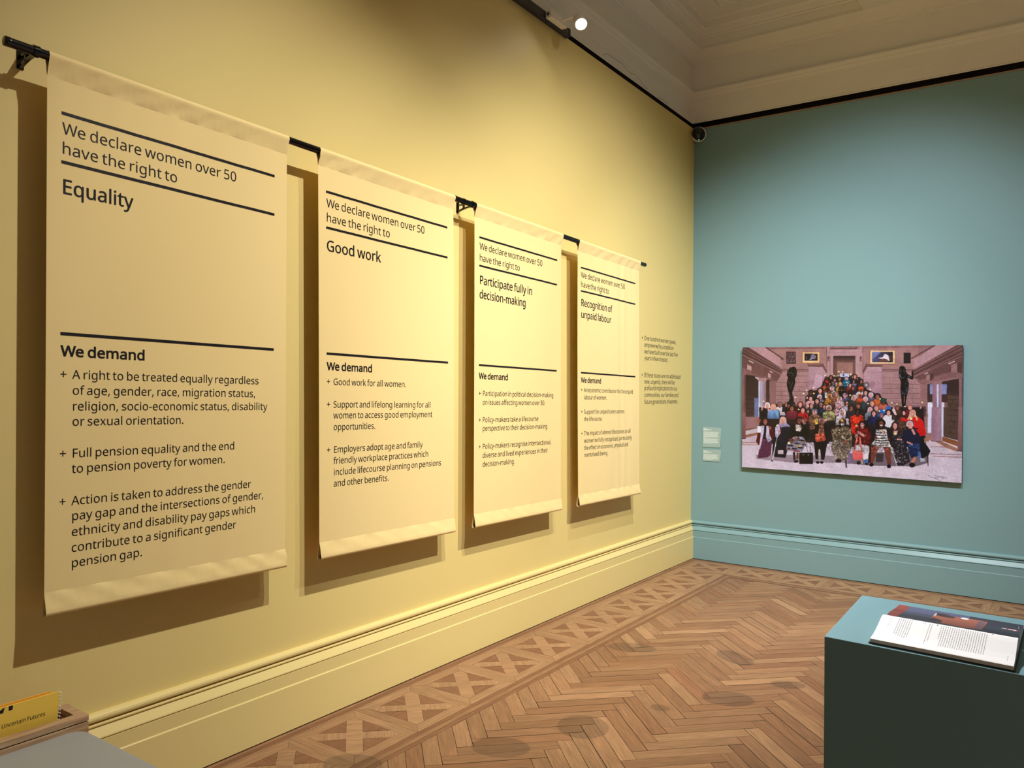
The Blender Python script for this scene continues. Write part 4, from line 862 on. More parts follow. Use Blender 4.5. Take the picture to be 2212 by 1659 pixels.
# ------------------------------------------------------------------ two caption labels on the teal wall
def caption(name, q, label, rows, seed):
    """q: corners tl, tr, br, bl as (x, z)"""
    tl, tr, br, bl = [Vector((x, -.0045, z)) for x, z in q]
    t = thing(name, ((tl.x + br.x) / 2, -.002, (tl.z + br.z) / 2), label, 'label', 'caption labels on the teal wall')
    hgt = tl.z - bl.z
    pw, phh = 340, int(340 * hgt / .173)
    P = Paint(pw, phh, (152, 174, 171))
    g = random.Random(seed)
    py = pw / .173
    def dash(x0, x1, y, h, c):
        x = x0
        while x < x1:
            wl = g.uniform(.004, .012)
            P.rect(x / .173, y / hgt, min(x + wl, x1) / .173, (y + h) / hgt, c)
            x += wl + .0022
    y = .012
    dash(.010, .045, y, .0050, (236, 242, 240)); y += .0085
    dash(.010, .085, y, .0042, (236, 242, 240)); y += .007
    dash(.010, .060, y, .0038, (214, 224, 222)); y += .014
    for n_ in rows:
        for i in range(n_):
            dash(.010, g.uniform(.135, .160) if i < n_ - 1 else g.uniform(.03, .10), y, .0034, (218, 227, 224)); y += .0058
        y += .0045
    arr = P.half()
    def fn(s, u):
        return (np.outer((1-s)*(1-u), tl) + np.outer(s*(1-u), tr) + np.outer(s*u, br) + np.outer((1-s)*u, bl))
    B_ = [Vector((p.x, -.0006, p.z)) for p in (tl, tr, br, bl)]
    ev = [tuple(p) for p in (tl, tr, br, bl)] + [tuple(p) for p in B_]
    ef = [(0, 1, 5, 4), (1, 2, 6, 5), (2, 3, 7, 6), (3, 0, 4, 7)]
    painted_grid('printed_face', arr, fn, CARD, t, (ev, ef), srgb(176, 200, 197))
caption('caption_label', [(.109, 1.221), (.282, 1.219), (.280, 1.037), (.111, 1.036)], 'upper and taller of two pale caption labels left of the photo panel', (10, 8), 2)
caption('caption_label', [(.111, 1.014), (.283, 1.0155), (.281, .909), (.111, .908)], 'lower and shorter of two pale caption labels left of the photo panel', (9,), 5)

# ------------------------------------------------------------------ plinth and book
HP = 0.93
pa = [Vector((2.388, -4.966, 0)), Vector((2.377, -4.464, 0))]
ex = Vector((.9985, -.055, 0)); ex2 = Vector((.9995, -.020, 0))
pb = [pa[0] + ex * .80, pa[1] + ex2 * .80]
b = MB()
ft = [pa[0], pb[0], pb[1], pa[1]]
b.add([(p.x, p.y, 0.0005) for p in ft] + [(p.x, p.y, HP) for p in ft], [(3, 2, 1, 0), (4, 5, 6, 7), (0, 1, 5, 4), (1, 2, 6, 5), (2, 3, 7, 6), (3, 0, 4, 7)])
tag(b.build('plinth', PLINTH, bevel=.0015, origin=(2.78, -4.73, 0)), 'teal painted box plinth carrying an open book', 'plinth')

bk = thing('open_book', (2.64, -4.765, HP), 'open book lying face up on the teal plinth', 'book')
by = math.radians(-4.0)
bc, bs_ = math.cos(by), math.sin(by)
def BKP(s, d, z):      # s along the spine, d across it (towards the viewer negative), z above the plinth
    return (2.644 + s * bc + d * .008, -4.768 + s * bs_ + d, HP + z)
BL_, PW = .301, .198
HT = [(0, .008), (.05, .020), (.10, .029), (.17, .034), (.25, .0345), (.35, .031), (.5, .024), (.65, .0175), (.8, .0135), (1, .0115)]
HF = [(0, .008), (.05, .0165), (.10, .0208), (.17, .0225), (.25, .0222), (.4, .0197), (.6, .0157), (.8, .0126), (1, .0107)]
def hump(t, far=False):
    h_ = HF if far else HT
    return np.interp(t, [p[0] for p in h_], [p[1] for p in h_])
b = MB()
for sg in (-1, 1):
    v = []
    for s in (-BL_/2 - .003, BL_/2 + .003):
        for d, z in ((.001, .0005), (.20, .0005), (.20, .0032), (.001, .0032)):
            v.append(BKP(s, sg * d, z))
    b.add(v, [(0, 1, 2, 3), (7, 6, 5, 4), (0, 4, 5, 1), (1, 5, 6, 2), (2, 6, 7, 3), (3, 7, 4, 0)])
b.build('cover', COVER, bk)
def page(name, arr, sg):
    """arr rows run from the outer edge to the gutter for the far page (sg 1), gutter to outer edge for the near one"""
    h, w_ = arr.shape[:2]
    def fn(s, u):
        t = (1 - u) if sg > 0 else u
        z = hump(t, sg > 0) + .0004
        S0 = (s - .5) * BL_
        d = sg * t * PW
        return np.stack([2.644 + S0 * bc + d * .008, -4.768 + S0 * bs_ + d, HP + z], 1)
    ev, ef = [], []
    ts = np.linspace(0, 1, 25)
    for end in (-.5, .5):
        n0 = len(ev)
        for t in ts:
            ev.append(BKP(end * BL_, sg * t * PW, float(hump(t, sg > 0)) + .0004)); ev.append(BKP(end * BL_, sg * t * PW, .0034))
        for i in range(24):
            ef.append((n0 + 2*i, n0 + 2*i + 1, n0 + 2*i + 3, n0 + 2*i + 2))
    n0 = len(ev)
    for end in (-.5, .5):
        ev.append(BKP(end * BL_, sg * PW, float(hump(1, sg > 0)) + .0004)); ev.append(BKP(end * BL_, sg * PW, .0034))
    ef.append((n0, n0 + 1, n0 + 3, n0 + 2))
    return painted_grid(name, arr, fn, PAGE, bk, (ev, ef), srgb(226, 216, 206))
Z6 = (0, 0, 1)
# far page: a dark photograph of an arm over slate blue
P = Paint(760, 400, (38, 42, 54))
fc = [(600, 150), (2140, 410), (2105, 580), (450, 298)]
Hm = homography(fc)
P.hom = np.diag([1, .92, 1]) @ Hm
P.poly([(560, 120), (2160, 380), (2140, 470), (540, 225)], (84, 90, 122), 2, (74, 80, 110))
P.poly([(545, 220), (2145, 465), (2125, 520), (500, 262)], (64, 70, 92), 2, (52, 58, 76))
P.poly([(500, 258), (2130, 515), (2100, 640), (380, 340)], (40, 48, 62), 2, (30, 36, 46))
P.poly([(1500, 250), (2200, 360), (2200, 500), (1500, 420)], (50, 50, 68), 2, (40, 42, 56), True)
P.poly([(560, 120), (745, 170), (705, 235), (610, 310), (430, 330), (440, 250)], (142, 62, 52), 6, (108, 44, 36))
P.poly([(520, 215), (690, 245), (670, 258), (500, 232)], (96, 38, 34), 4)
P.poly([(1050, 300), (1240, 300), (1330, 310), (1600, 350), (1720, 375), (1655, 488), (1400, 450), (1160, 405), (1010, 370)], (166, 96, 74), 4, (120, 66, 52))
P.poly([(1085, 262), (1200, 275), (1310, 330), (1215, 325), (1070, 290)], (52, 34, 34), 3)
P.poly([(1180, 280), (1240, 290), (1330, 318), (1300, 335), (1200, 318)], (64, 40, 38), 3)
P.poly([(1010, 350), (1060, 335), (1165, 378), (1160, 400), (1010, 372)], (34, 28, 34), 8)
P.poly([(1610, 362), (1695, 378), (1645, 486), (1565, 472)], (112, 86, 100), 3, (92, 66, 76))
P.ell(1440, 333, 52, 12, (236, 234, 236), .15)
P.ell(1075, 285, 14, 26, (190, 176, 176), .6)
P.poly([(1890, 452), (1945, 462), (1943, 470), (1888, 460)], (214, 210, 214))
P.poly([(1950, 462), (2075, 482), (2070, 496), (1945, 474)], (212, 60, 70))
P.poly([(1968, 466), (2058, 481), (2055, 491), (1965, 474)], (238, 226, 228))
for i in range(4): P.line(2078, 428 + 9 * i, 2086, 430 + 9 * i, 6, (160, 160, 176))
page('far_page', P.half(), 1)
# near page: columns of small grey type
P = Paint(1100, 760, (244, 244, 246))
nc = [(400, 297), (2100, 582), (2070, 972), (250, 592)]
P.hom = np.array([[1, 0, 0], [0, .82, .18], [0, 0, 1]]) @ homography(nc)
Hi = np.linalg.inv(P.hom)
P.hom = None
g = random.Random(4)
def tline(s, t0, t1, c=(132, 132, 138), wd=.0045):
    t = t0
    while t < t1:
        q = min(t1, t + g.uniform(.018, .055))
        P.rect(s, t, s + wd, q, c)
        t = q + .010
for i in range(2): tline(.075 + .014 * i, .22, .52, (176, 176, 182), .003)
for i in range(7): tline(.140 + .0165 * i, .20, (.66, .72, .74, .73, .76, .75, .74)[i])
for s_ in (.325, .340): tline(s_, .22, .28)
for i in range(2): tline(.375 + .018 * i, .24, .80 - .08 * i)
P.rect(.428, .21, .436, .26, (60, 60, 66))
for i in range(21): tline(.462 + .0163 * i, .235, .80 if i else .60)
P.rect(.823, .20, .830, .235, (50, 50, 56))
tline(.035, .90, .925, (150, 80, 80), .004)
tline(.950, .70, .86, (160, 160, 166), .0035)
P.rect(0, .97, 1, .985, (226, 214, 206))
page('near_page', P.half(), -1)

# ------------------------------------------------------------------ bench with a leaflet trough, two booklets
bn = thing('bench', (.45, -6.4, 0), 'grey topped bench with an oak leaflet trough along its back, against the yellow wall', 'bench')
TZ = .455
b = MB()
xf0, xf1, xb0, xb1, yr, yl = .218, .253, .100, .125, -5.703, -7.40
b.box((xf0, yl, TZ - .019), (xf1, yr, TZ)); b.box((xb0, yl, TZ - .019), (xb1, yr, TZ)); b.box((xb1, yr - .032, TZ - .019), (xf0, yr, TZ))
b.build('trough_rim', OAK, bn, bevel=.0012)
b = MB()
b.box((xf0 + .004, yl, TZ - .0225), (xf1 - .004, yr - .004, TZ - .0192)); b.box((xb0 + .004, yl, TZ - .0225), (xb1 - .004, yr - .004, TZ - .0192)); b.box((xb1, yr - .028, TZ - .0225), (xf0, yr - .004, TZ - .0192))
b.build('shadow_gap', GROOVE, bn)
b = MB()
b.box((xf0, yl, .14), (xf1, yr, TZ - .0226)); b.box((xb0, yl, .14), (xb1, yr, TZ - .0226)); b.box((xb1, yr - .032, .14), (xf0, yr, TZ - .0226)); b.box((xb1, yl, .14), (xf0, yr - .032, .405 - .10))
b.build('trough_body', OAK, bn, bevel=.0012)
# seat slab with rounded corners
def rrect(x0, x1, y0, y1, r, n=10):
    pts = []
    for cx_, cy_, a0 in ((x1 - r, y1 - r, 0), (x0 + r, y1 - r, 90), (x0 + r, y0 + r, 180), (x1 - r, y0 + r, 270)):
        for i in range(n + 1):
            a = math.radians(a0 + 90 * i / n); pts.append((cx_ + r * math.cos(a), cy_ + r * math.sin(a)))
    return pts
def slab(mb, x0, x1, y0, y1, z0, z1, r, e):
    levels = [(0, z0, 0), (0, z1 - e, 0)] + [(e * (1 - math.cos(a)), z1 - e + e * math.sin(a), 0) for a in (math.pi/8, math.pi/4, 3*math.pi/8, math.pi/2)]
    n = None; vs = []; fs = []
    for k, z, _ in levels:
        ps = rrect(x0 + k, x1 - k, y0 + k, y1 - k, r - k); n = len(ps); vs += [(x, y, z) for x, y in ps]
    for l in range(len(levels) - 1):
        fs += [(l*n + i, l*n + (i+1) % n, (l+1)*n + (i+1) % n, (l+1)*n + i) for i in range(n)]
    fs += [tuple(range(n - 1, -1, -1)), tuple((len(levels)-1)*n + i for i in range(n))]
    mb.add(vs, fs)
b = MB(); slab(b, .2545, .80, -7.40, -5.727, .372, .418, .050, .006); b.build('seat_top', SEATM, bn, smooth=False)
b = MB(); b.box((.27, -7.37, .14), (.77, -5.76, .371)); b.build('seat_box', OAK, bn, bevel=.002)
for lx in (.14, .74):
    for ly in (-5.80, -7.30):
        b = MB(); b.box((lx - .022, ly - .022, 0), (lx + .022, ly + .022, .1395)); b.build('leg', OAK, bn, bevel=.002)

def booklet(x, yr_, ztop_, thick, m, label, wdt=.30, tilt=0.0):
    zb = .3055
    t = thing('booklet', (x, yr_ - wdt / 2, zb), label, 'booklet', 'yellow booklets in the bench trough')
    b = MB()
    v = []
    for dx in (0, -thick):
        v += [(x + dx - .02, yr_, zb), (x + dx, yr_, ztop_), (x + dx, yr_ - wdt, ztop_), (x + dx - .02, yr_ - wdt, zb)]
    b.add(v, [(0, 1, 2, 3), (7, 6, 5, 4), (0, 4, 5, 1), (1, 5, 6, 2), (2, 6, 7, 3), (3, 7, 4, 0)])
    b.build('cover_card', m, t)
    return t, zb
t1, zb = booklet(.2, -5.773, .539, .006, PAPERY, 'front yellow spiral bound booklet with black print in the bench trough')
b = MB()
n = 19
for i in range(n):
    z = .330 + (.532 - .330) * i / (n - 1)
    cx_ = .2 - .02 * (1 - (z - zb) / (.539 - zb)) - .003
    prev = None
    for k in range(9):
        a = 2 * math.pi * k / 8
        p = Vector((cx_ + .0055 * math.cos(a), -5.7695 + .0048 * math.sin(a), z + .004 * k / 8))
        if prev is not None: b.tube(prev, p, .0011, n=6, caps=False)
        prev = p
b.build('spiral_binding', WIRE, t1, smooth=True)
fx = lambda z: .2 - .02 * (1 - (z - zb) / (.539 - zb)) + .0005
BX = lambda u, v: (fx(-v), u, -v)
text_mesh('subtitle', [('r Uncertain Futures', -5.9515, -.4735, .0182, .1385)], BX, INK, t1)
b = MB()
for pts in ([(-5.956, .5265), (-5.945, .5345), (-5.937, .5362), (-5.9392, .522), (-5.9475, .5225)], [(-5.944, .5372), (-5.931, .5388), (-5.936, .5365), (-5.943, .5358)], [(-5.9245, .5385), (-5.9125, .5380), (-5.9130, .5245), (-5.9240, .5240)]):
    b.add([(fx(z), y, z) for y, z in pts], [tuple(range(len(pts)))])
b.build('title_fragment', INK, t1)
booklet(.178, -5.789, .5395, .004, PAPERO, 'rear orange yellow booklet behind the front booklet in the bench trough')

# ------------------------------------------------------------------ the big group photograph on the teal wall
pn = thing('photo_panel', (1.355, -.02, 1.41), 'large unframed group photograph of seated and standing women mounted on the teal wall', 'photograph')
PQ = [Vector(p) for p in ((.491, -.040, 1.950), (2.221, -.040, 1.935), (2.215, -.040, .869), (.494, -.040, .879))]
b = MB()
fr_ = [(p.x, -.0385, p.z) for p in PQ]; bk_ = [(p.x, -.014, p.z) for p in PQ]
b.add(fr_ + bk_, [(0, 3, 2, 1), (4, 5, 6, 7), (0, 1, 5, 4), (1, 2, 6, 5), (2, 3, 7, 6), (3, 0, 4, 7)])
b.build('backing_board', BOARD, pn)
for z_ in (1.04, 1.78):
    b = MB(); b.box((.72, -.0138, z_ - .02), (2.0, -.0003, z_ + .02)); b.build('wall_batten', BOARD, pn)

P = Paint(1120, 694, (152, 118, 118), homography([(1604, 750.4), (2079.9, 745.2), (2077.3, 1043.4), (1602.7, 1008.5)]))
K = 8.848
def VA(): P.view(1596, 740, K)
def VB(): P.view(1836, 740, K)
def VC(): P.view(1596, 880, K)
def VD(): P.view(1836, 880, K)
PK = (164, 131, 130); PKD = (120, 88, 86); PKL = (182, 150, 152); LN = (96, 68, 68)
# --- left half of the hall
VA()
P.rect(700, 60, 2260, 700, (158, 124, 120), 2)
P.line(520, 110, 2212, 100, 14, (128, 96, 94)); P.line(520, 125, 1660, 115, 5, LN)
P.rect(705, 560, 1345, 1420, PK, 2, (150, 116, 116))
P.rect(835, 505, 1345, 560, (146, 112, 112)); P.line(835, 520, 1345, 518, 12, (110, 80, 78)); P.line(835, 552, 1345, 552, 6, (120, 88, 86))
for y in (642, 768, 850, 933, 1018, 1100): P.line(708, y, 1340, y + 4, 9, (112, 80, 80)); P.line(708, y + 9, 1340, y + 13, 5, PKL)
for x, y in ((820, 768), (1300, 768), (815, 933), (1165, 850), (1180, 1018), (870, 642)): P.line(x, y, x, y + 82, 6, (122, 90, 90))
# pier with its cap
P.poly([(1340, 460), (1600, 455), (1690, 600), (1690, 900), (1340, 960)], (174, 142, 148), 2, (160, 128, 138))
P.poly([(1480, 600), (1600, 640), (1600, 860), (1420, 880)], (186, 156, 166), 1)
P.poly([(1295, 400), (1610, 402), (1688, 560), (1672, 585), (1600, 468), (1335, 465)], (122, 88, 86)); P.line(1300, 412, 1612, 414, 12, (150, 116, 112)); P.line(1330, 455, 1602, 458, 8, (84, 58, 56))
P.line(1610, 410, 1684, 575, 12, (78, 54, 52))
# doorway
P.rect(1690, 85, 1750, 700, (172, 138, 138)); P.line(1684, 90, 1690, 560, 9, (96, 68, 66)); P.line(1748, 95, 1748, 560, 6, (120, 88, 88))
P.ell(1716, 300, 24, 46, (140, 106, 104)); P.ell(1716, 300, 13, 28, (96, 68, 66)); P.line(1690, 352, 1745, 352, 9, (76, 52, 50))
P.rect(1750, 85, 2260, 132, (104, 76, 74))
for i in range(30): P.rect(1756 + i * 16, 96, 1765 + i * 16, 108, (204, 174, 170))
P.rect(1750, 132, 2260, 262, (176, 142, 144)); P.line(1755, 192, 2260, 190, 7, (150, 116, 116)); P.rect(1755, 200, 1815, 700, (178, 144, 146))
P.rect(1815, 258, 2260, 720, (158, 122, 112), 2, (140, 106, 98)); P.rect(1815, 258, 2260, 385, (58, 42, 40), 1, (120, 90, 84)); P.rect(1815, 385, 1880, 620, (112, 82, 76), 0, None); P.line(1815, 262, 1815, 640, 8, (70, 50, 48))
# pictures
P.rect(913, 176, 1094, 410, (84, 44, 40)); P.rect(934, 196, 1076, 392, (92, 72, 76), 10); P.spots(940, 205, 1070, 385, 40, 15, [(120, 96, 100), (60, 46, 52), (140, 100, 96), (86, 90, 110)], 3); P.line(913, 404, 1094, 406, 10, (58, 30, 28))
P.rect(1213, 178, 1556, 404, (150, 104, 62)); P.rect(1222, 184, 1548, 394, (214, 168, 122)); P.rect(1240, 200, 1528, 372, (236, 204, 160)); P.rect(1258, 214, 1512, 350, (44, 36, 44), 3)
P.ell(1430, 275, 52, 44, (126, 116, 134), .3, 8); P.ell(1415, 245, 20, 22, (140, 126, 140)); P.poly([(1350, 330), (1400, 275), (1440, 300), (1380, 336)], (150, 140, 156)); P.ell(1298, 300, 14, 34, (70, 76, 84))
# balcony, beams and columns on the left
P.poly([(60, 95), (200, 95), (840, 515), (830, 560), (740, 640), (60, 250)], (98, 72, 70))
P.poly([(190, 92), (515, 92), (830, 325), (830, 500)], (178, 142, 144), 1.5)
P.line(515, 92, 862, 322, 22, (92, 62, 60)); P.poly([(790, 300), (862, 318), (838, 345), (820, 345)], (112, 78, 76)); P.rect(800, 330, 834, 500, (170, 134, 132))
for d, c_ in ((0, (140, 106, 104)), (26, (78, 54, 52)), (48, (132, 98, 96)), (92, (84, 60, 58)), (120, (136, 102, 100))): P.line(70, 110 + d, 840, 530 + d * .7, 13, c_)
P.poly([(60, 240), (800, 610), (800, 650), (735, 745), (60, 470)], (112, 82, 80), 2)
P.line(66, 235, 800, 606, 12, (148, 114, 112))
P.poly([(60, 470), (735, 740), (720, 765), (690, 770), (60, 580)], (132, 98, 96))
P.poly([(245, 530), (480, 630), (480, 670), (245, 590)], (120, 88, 88)); 
P.poly([(165, 418), (246, 462), (244, 540), (160, 512)], (188, 154, 152)); P.poly([(562, 580), (617, 612), (615, 692), (560, 664)], (186, 152, 148))
P.line(195, 348, 285, 394, 18, (208, 182, 178)); P.line(592, 548, 648, 578, 16, (200, 172, 168))
P.poly([(60, 600), (300, 640), (390, 720), (600, 720), (600, 1420), (60, 1420)], (62, 46, 44), 2, (84, 66, 60))
for y in (980, 1085, 1172, 1262, 1345): P.line(135, y, 300, y + 2, 7, (48, 36, 34))
P.rect(300, 1060, 395, 1420, (110, 118, 150), 2)
P.rect(60, 600, 132, 1420, (150, 110, 112), 2, (138, 98, 98)); P.rect(98, 620, 132, 1420, (120, 84, 86)); P.rect(60, 545, 150, 612, (140, 104, 104))
P.rect(380, 735, 526, 1420, (196, 202, 226), 1, (142, 108, 112), True)
for x in (420, 452, 484): P.line(x, 745, x - 4, 1400, 7, (150, 134, 146))
P.poly([(315, 672), (545, 686), (525, 742), (385, 742)], (168, 134, 134)); P.line(318, 668, 380, 690, 22, (196, 196, 206))
P.poly([(590, 735), (718, 755), (708, 1420), (594, 1420)], (144, 110, 110), 2, (132, 98, 98))
# --- right half
VB()
P.rect(600, 560, 1345, 1420, PK, 2, (150, 116, 116)); P.rect(250, 60, 1300, 560, (160, 125, 122), 2); P.line(250, 110, 1560, 85, 8, (112, 82, 80)); P.line(250, 90, 1560, 66, 12, (136, 102, 100))
P.rect(605, 510, 1240, 562, (146, 112, 112)); P.line(605, 525, 1240, 522, 12, (106, 76, 74)); P.line(605, 560, 1240, 556, 6, (120, 88, 86))
for y in (668, 798, 884, 975, 1075, 1160): P.line(605, y, 1340, y + 8, 9, (112, 80, 80)); P.line(605, y + 9, 1340, y + 17, 5, PKL)
for x, y in ((650, 798), (925, 798), (1205, 798), (795, 884), (1195, 975), (925, 975), (1205, 1075), (760, 668)): P.line(x, y, x, y + 88, 7, (122, 90, 90))
P.rect(-20, 258, 108, 720, (158, 122, 112), 2); P.rect(-20, 258, 108, 385, (58, 42, 40), 1, (120, 90, 84)); P.rect(60, 385, 108, 620, (120, 88, 82)); P.rect(108, 132, 186, 720, (178, 144, 146)); P.line(108, 262, 108, 640, 7, (110, 120, 116))
P.rect(186, 78, 246, 700, (172, 138, 138)); P.line(250, 80, 250, 560, 8, (96, 68, 66)); P.ell(210, 300, 24, 46, (140, 106, 104)); P.ell(210, 300, 13, 28, (96, 68, 66)); P.line(184, 352, 236, 350, 9, (76, 52, 50))
P.poly([(270, 600), (335, 465), (608, 465), (608, 1010), (270, 1010)], (176, 144, 150), 2, (162, 130, 140)); P.ell(430, 800, 60, 70, (150, 118, 130))
P.poly([(240, 580), (318, 402), (660, 408), (605, 470), (340, 466), (262, 598)], (122, 88, 86)); P.line(318, 412, 655, 414, 12, (150, 116, 112)); P.line(335, 458, 610, 462, 8, (84, 58, 56)); P.line(320, 410, 246, 575, 12, (82, 58, 56)); P.line(330, 575, 606, 572, 6, (140, 106, 108))
P.poly([(380, 150), (868, 148), (868, 424), (640, 420), (640, 400), (380, 388)], (128, 84, 50)); P.rect(386, 152, 864, 410, (216, 172, 128)); P.rect(408, 168, 846, 396, (238, 208, 168)); P.rect(426, 182, 824, 382, (92, 92, 126), 3, (40, 36, 44), True)
P.poly([(430, 182), (600, 182), (430, 330)], (120, 126, 170), 2); P.poly([(540, 300), (630, 285), (655, 235), (690, 222), (735, 250), (762, 350), (740, 352), (690, 320), (640, 322)], (226, 218, 226), 2); P.poly([(560, 345), (650, 305), (720, 330), (740, 372), (560, 372)], (112, 74, 64), 3); P.ell(670, 240, 20, 20, (214, 186, 180)); P.spots(750, 250, 820, 340, 16, 14, [(110, 84, 60), (80, 60, 50)], 4)
P.rect(1030, 196, 1164, 396, (28, 20, 24), 3); P.rect(1048, 216, 1146, 372, (44, 36, 36), 5); P.line(1026, 398, 1168, 400, 8, (74, 50, 48))
# balcony right
P.poly([(1195, 540), (2060, 40), (2170, 40), (2170, 330), (1240, 700)], (104, 76, 74))
P.poly([(1240, 330), (1660, 45), (2050, 45), (1240, 490)], (180, 146, 148), 1.5); P.line(1170, 310, 1640, 45, 22, (96, 66, 64)); P.rect(1200, 320, 1242, 505, (172, 136, 134)); P.line(1466, 190, 1466, 350, 5, (140, 106, 108))
for d, c_ in ((0, (142, 108, 106)), (24, (80, 56, 54)), (48, (134, 100, 98)), (92, (84, 60, 58)), (120, (140, 106, 104))): P.line(1215, 530 + d, 2160, 40 + d * 1.25, 13, c_)
P.poly([(1235, 660), (2160, 265), (2160, 620), (1340, 800)], (112, 82, 80), 2); P.line(1235, 655, 2155, 255, 12, (148, 114, 112))
P.poly([(1340, 720), (2155, 510), (2155, 640), (1345, 800)], (138, 104, 102))
P.poly([(1460, 632), (1600, 590), (1600, 690), (1530, 738), (1460, 712)], (92, 66, 64)); P.poly([(1460, 632), (1528, 610), (1528, 738), (1460, 712)], (158, 124, 122)); P.poly([(1928, 432), (2046, 396), (2044, 568), (1928, 582)], (156, 122, 120)); P.poly([(2046, 396), (2140, 380), (2140, 600), (2044, 568)], (92, 66, 64))
P.line(1880, 412, 2000, 362, 18, (206, 180, 176)); P.line(1425, 606, 1490, 580, 16, (206, 180, 176))
P.poly([(1240, 660), (1345, 800), (1350, 1420), (1480, 1420), (1480, 800)], (132, 98, 98)); P.rect(1345, 800, 1482, 1420, (146, 112, 110), 2)
P.poly([(1480, 800), (2100, 690), (2170, 690), (2170, 1420), (1480, 1420)], (66, 48, 46), 2, (84, 66, 60))
P.rect(1860, 1000, 2085, 1420, (92, 74, 64), 2)
for y in (1008, 1088, 1180, 1290, 1390): P.line(1860, y, 2085, y + 6, 8, (62, 48, 42))
for x, y in ((1920, 1180), (1990, 1290), (1960, 1088)): P.line(x, y, x, y + 90, 7, (62, 48, 42))
P.poly([(1525, 798), (1852, 800), (1842, 992), (1528, 990)], (126, 138, 184), 2, (146, 152, 186)); P.line(1525, 990, 1842, 992, 10, (70, 96, 130))
P.rect(1486, 1148, 1800, 1420, (222, 222, 240), 1)
P.rect(1575, 790, 1752, 1420, (146, 112, 122), 1, (170, 140, 156), True); P.rect(1660, 800, 1690, 1420, (196, 206, 232))
for x in (1610, 1640, 1715): P.line(x, 800, x, 1420, 6, (126, 96, 106))
P.poly([(1500, 760), (1640, 735), (1770, 750), (1735, 800), (1575, 800)], (150, 118, 116))
P.rect(1800, 1150, 1862, 1420, (132, 104, 100)); P.rect(2080, 680, 2170, 1420, (150, 116, 118), 2, (140, 104, 108)); P.rect(2130, 690, 2170, 1420, (118, 86, 88)); P.poly([(2030, 630), (2165, 600), (2165, 690), (2085, 690)], (142, 108, 108))
# --- floor
VC()
P.poly([(40, 640), (560, 560), (1400, 560), (2300, 560), (2300, 1700), (40, 1300)], (198, 184, 196), 5, (212, 202, 216))
P.poly([(130, 420), (335, 385), (340, 470), (130, 560)], (120, 84, 62), 3); P.poly([(130, 450), (340, 402), (400, 420), (400, 470), (130, 530)], (196, 182, 190)); P.poly([(140, 540), (390, 470), (390, 500), (140, 570)], (150, 106, 76)); P.poly([(60, 605), (400, 520), (400, 660), (60, 660)], (196, 180, 192))
P.rect(60, 100, 134, 600, (148, 110, 112), 2, (120, 84, 84)); P.line(60, 600, 136, 596, 10, (60, 44, 44))
for y in (668, 712): P.line(60, y, 380, y + 4, 11, (150, 104, 88))
P.line(60, 690, 380, 692, 14, (206, 178, 178))
g = random.Random(9)
for _ in range(90): x, y = g.uniform(60, 2200), g.uniform(1000, 1350); P.line(x, y, x + g.uniform(60, 200), y + g.uniform(-6, 14), g.uniform(3, 8), g.choice([(188, 174, 190), (222, 212, 226), (180, 166, 180)]))
P.poly([(330, 900), (2300, 930), (2300, 1110), (2000, 1060), (1000, 1050), (340, 980)], (150, 136, 146), 4)
VD()
P.poly([(-40, 900), (1500, 560), (2170, 560), (2170, 1560), (-40, 1400)], (198, 184, 196), 5, (216, 206, 218))
P.poly([(1440, 560), (1560, 560), (2060, 790), (2060, 850), (1440, 640)], (158, 118, 98), 3); P.poly([(1500, 640), (1560, 620), (1800, 745), (1540, 755)], (206, 190, 198)); P.poly([(1770, 560), (2060, 650), (2060, 760), (1760, 660)], (136, 92, 62), 3)
P.line(1760, 650, 2060, 760, 18, (214, 196, 200)); P.line(1540, 752, 1790, 756, 10, (140, 90, 74)); P.line(1540, 885, 2145, 905, 12, (148, 100, 84)); P.line(1580, 930, 2145, 955, 12, (150, 104, 88))
P.rect(1486, 0, 1570, 490, (216, 218, 240), 1); P.poly([(1560, 0), (1752, 0), (1764, 650), (1548, 640)], (150, 118, 132), 2, (178, 150, 164), True)
for x in (1590, 1625, 1660, 1700, 1730): P.line(x, 0, x + 2, 640, 7, (118, 88, 100))
P.line(1548, 645, 1764, 655, 12, (84, 60, 64)); P.rect(1752, 0, 1785, 560, (206, 214, 236)); P.poly([(1785, 0), (2080, 0), (2080, 640), (1785, 560)], (94, 76, 66), 2)
for y in (40, 145, 262, 375, 490): P.line(1870, y, 2075, y + 24, 8, (60, 46, 42))
for x, y in ((1925, 145), (1910, 375), (1990, 262)): P.line(x, y, x, y + 110, 7, (60, 46, 42))
P.poly([(2070, 0), (2170, 0), (2170, 850), (2055, 830)], (150, 116, 120), 2, (128, 94, 96)); P.line(2050, 826, 2170, 846, 14, (66, 48, 50))
P.spots(1480, 1290, 1850, 1400, 0, 1, [(0, 0, 0)])
for a_ in ((1480, 1290, 1580, 1340), (1560, 1320, 1720, 1400), (1600, 1300, 1780, 1330), (1760, 1350, 1850, 1340), (1500, 1330, 1700, 1345), (1250, 1300, 1300, 1270)): P.line(*a_, 7, (96, 84, 92))
for _ in range(60): x, y = g.uniform(0, 2100), g.uniform(1130, 1420); P.line(x, y, x + g.uniform(40, 180), y + g.uniform(-4, 14), g.uniform(3, 8), g.choice([(190, 176, 190), (222, 212, 224), (182, 168, 180)]))
P.poly([(-20, 880), (1500, 830), (1500, 1060), (1240, 1130), (380, 1110), (-20, 1070)], (120, 108, 116), 4)
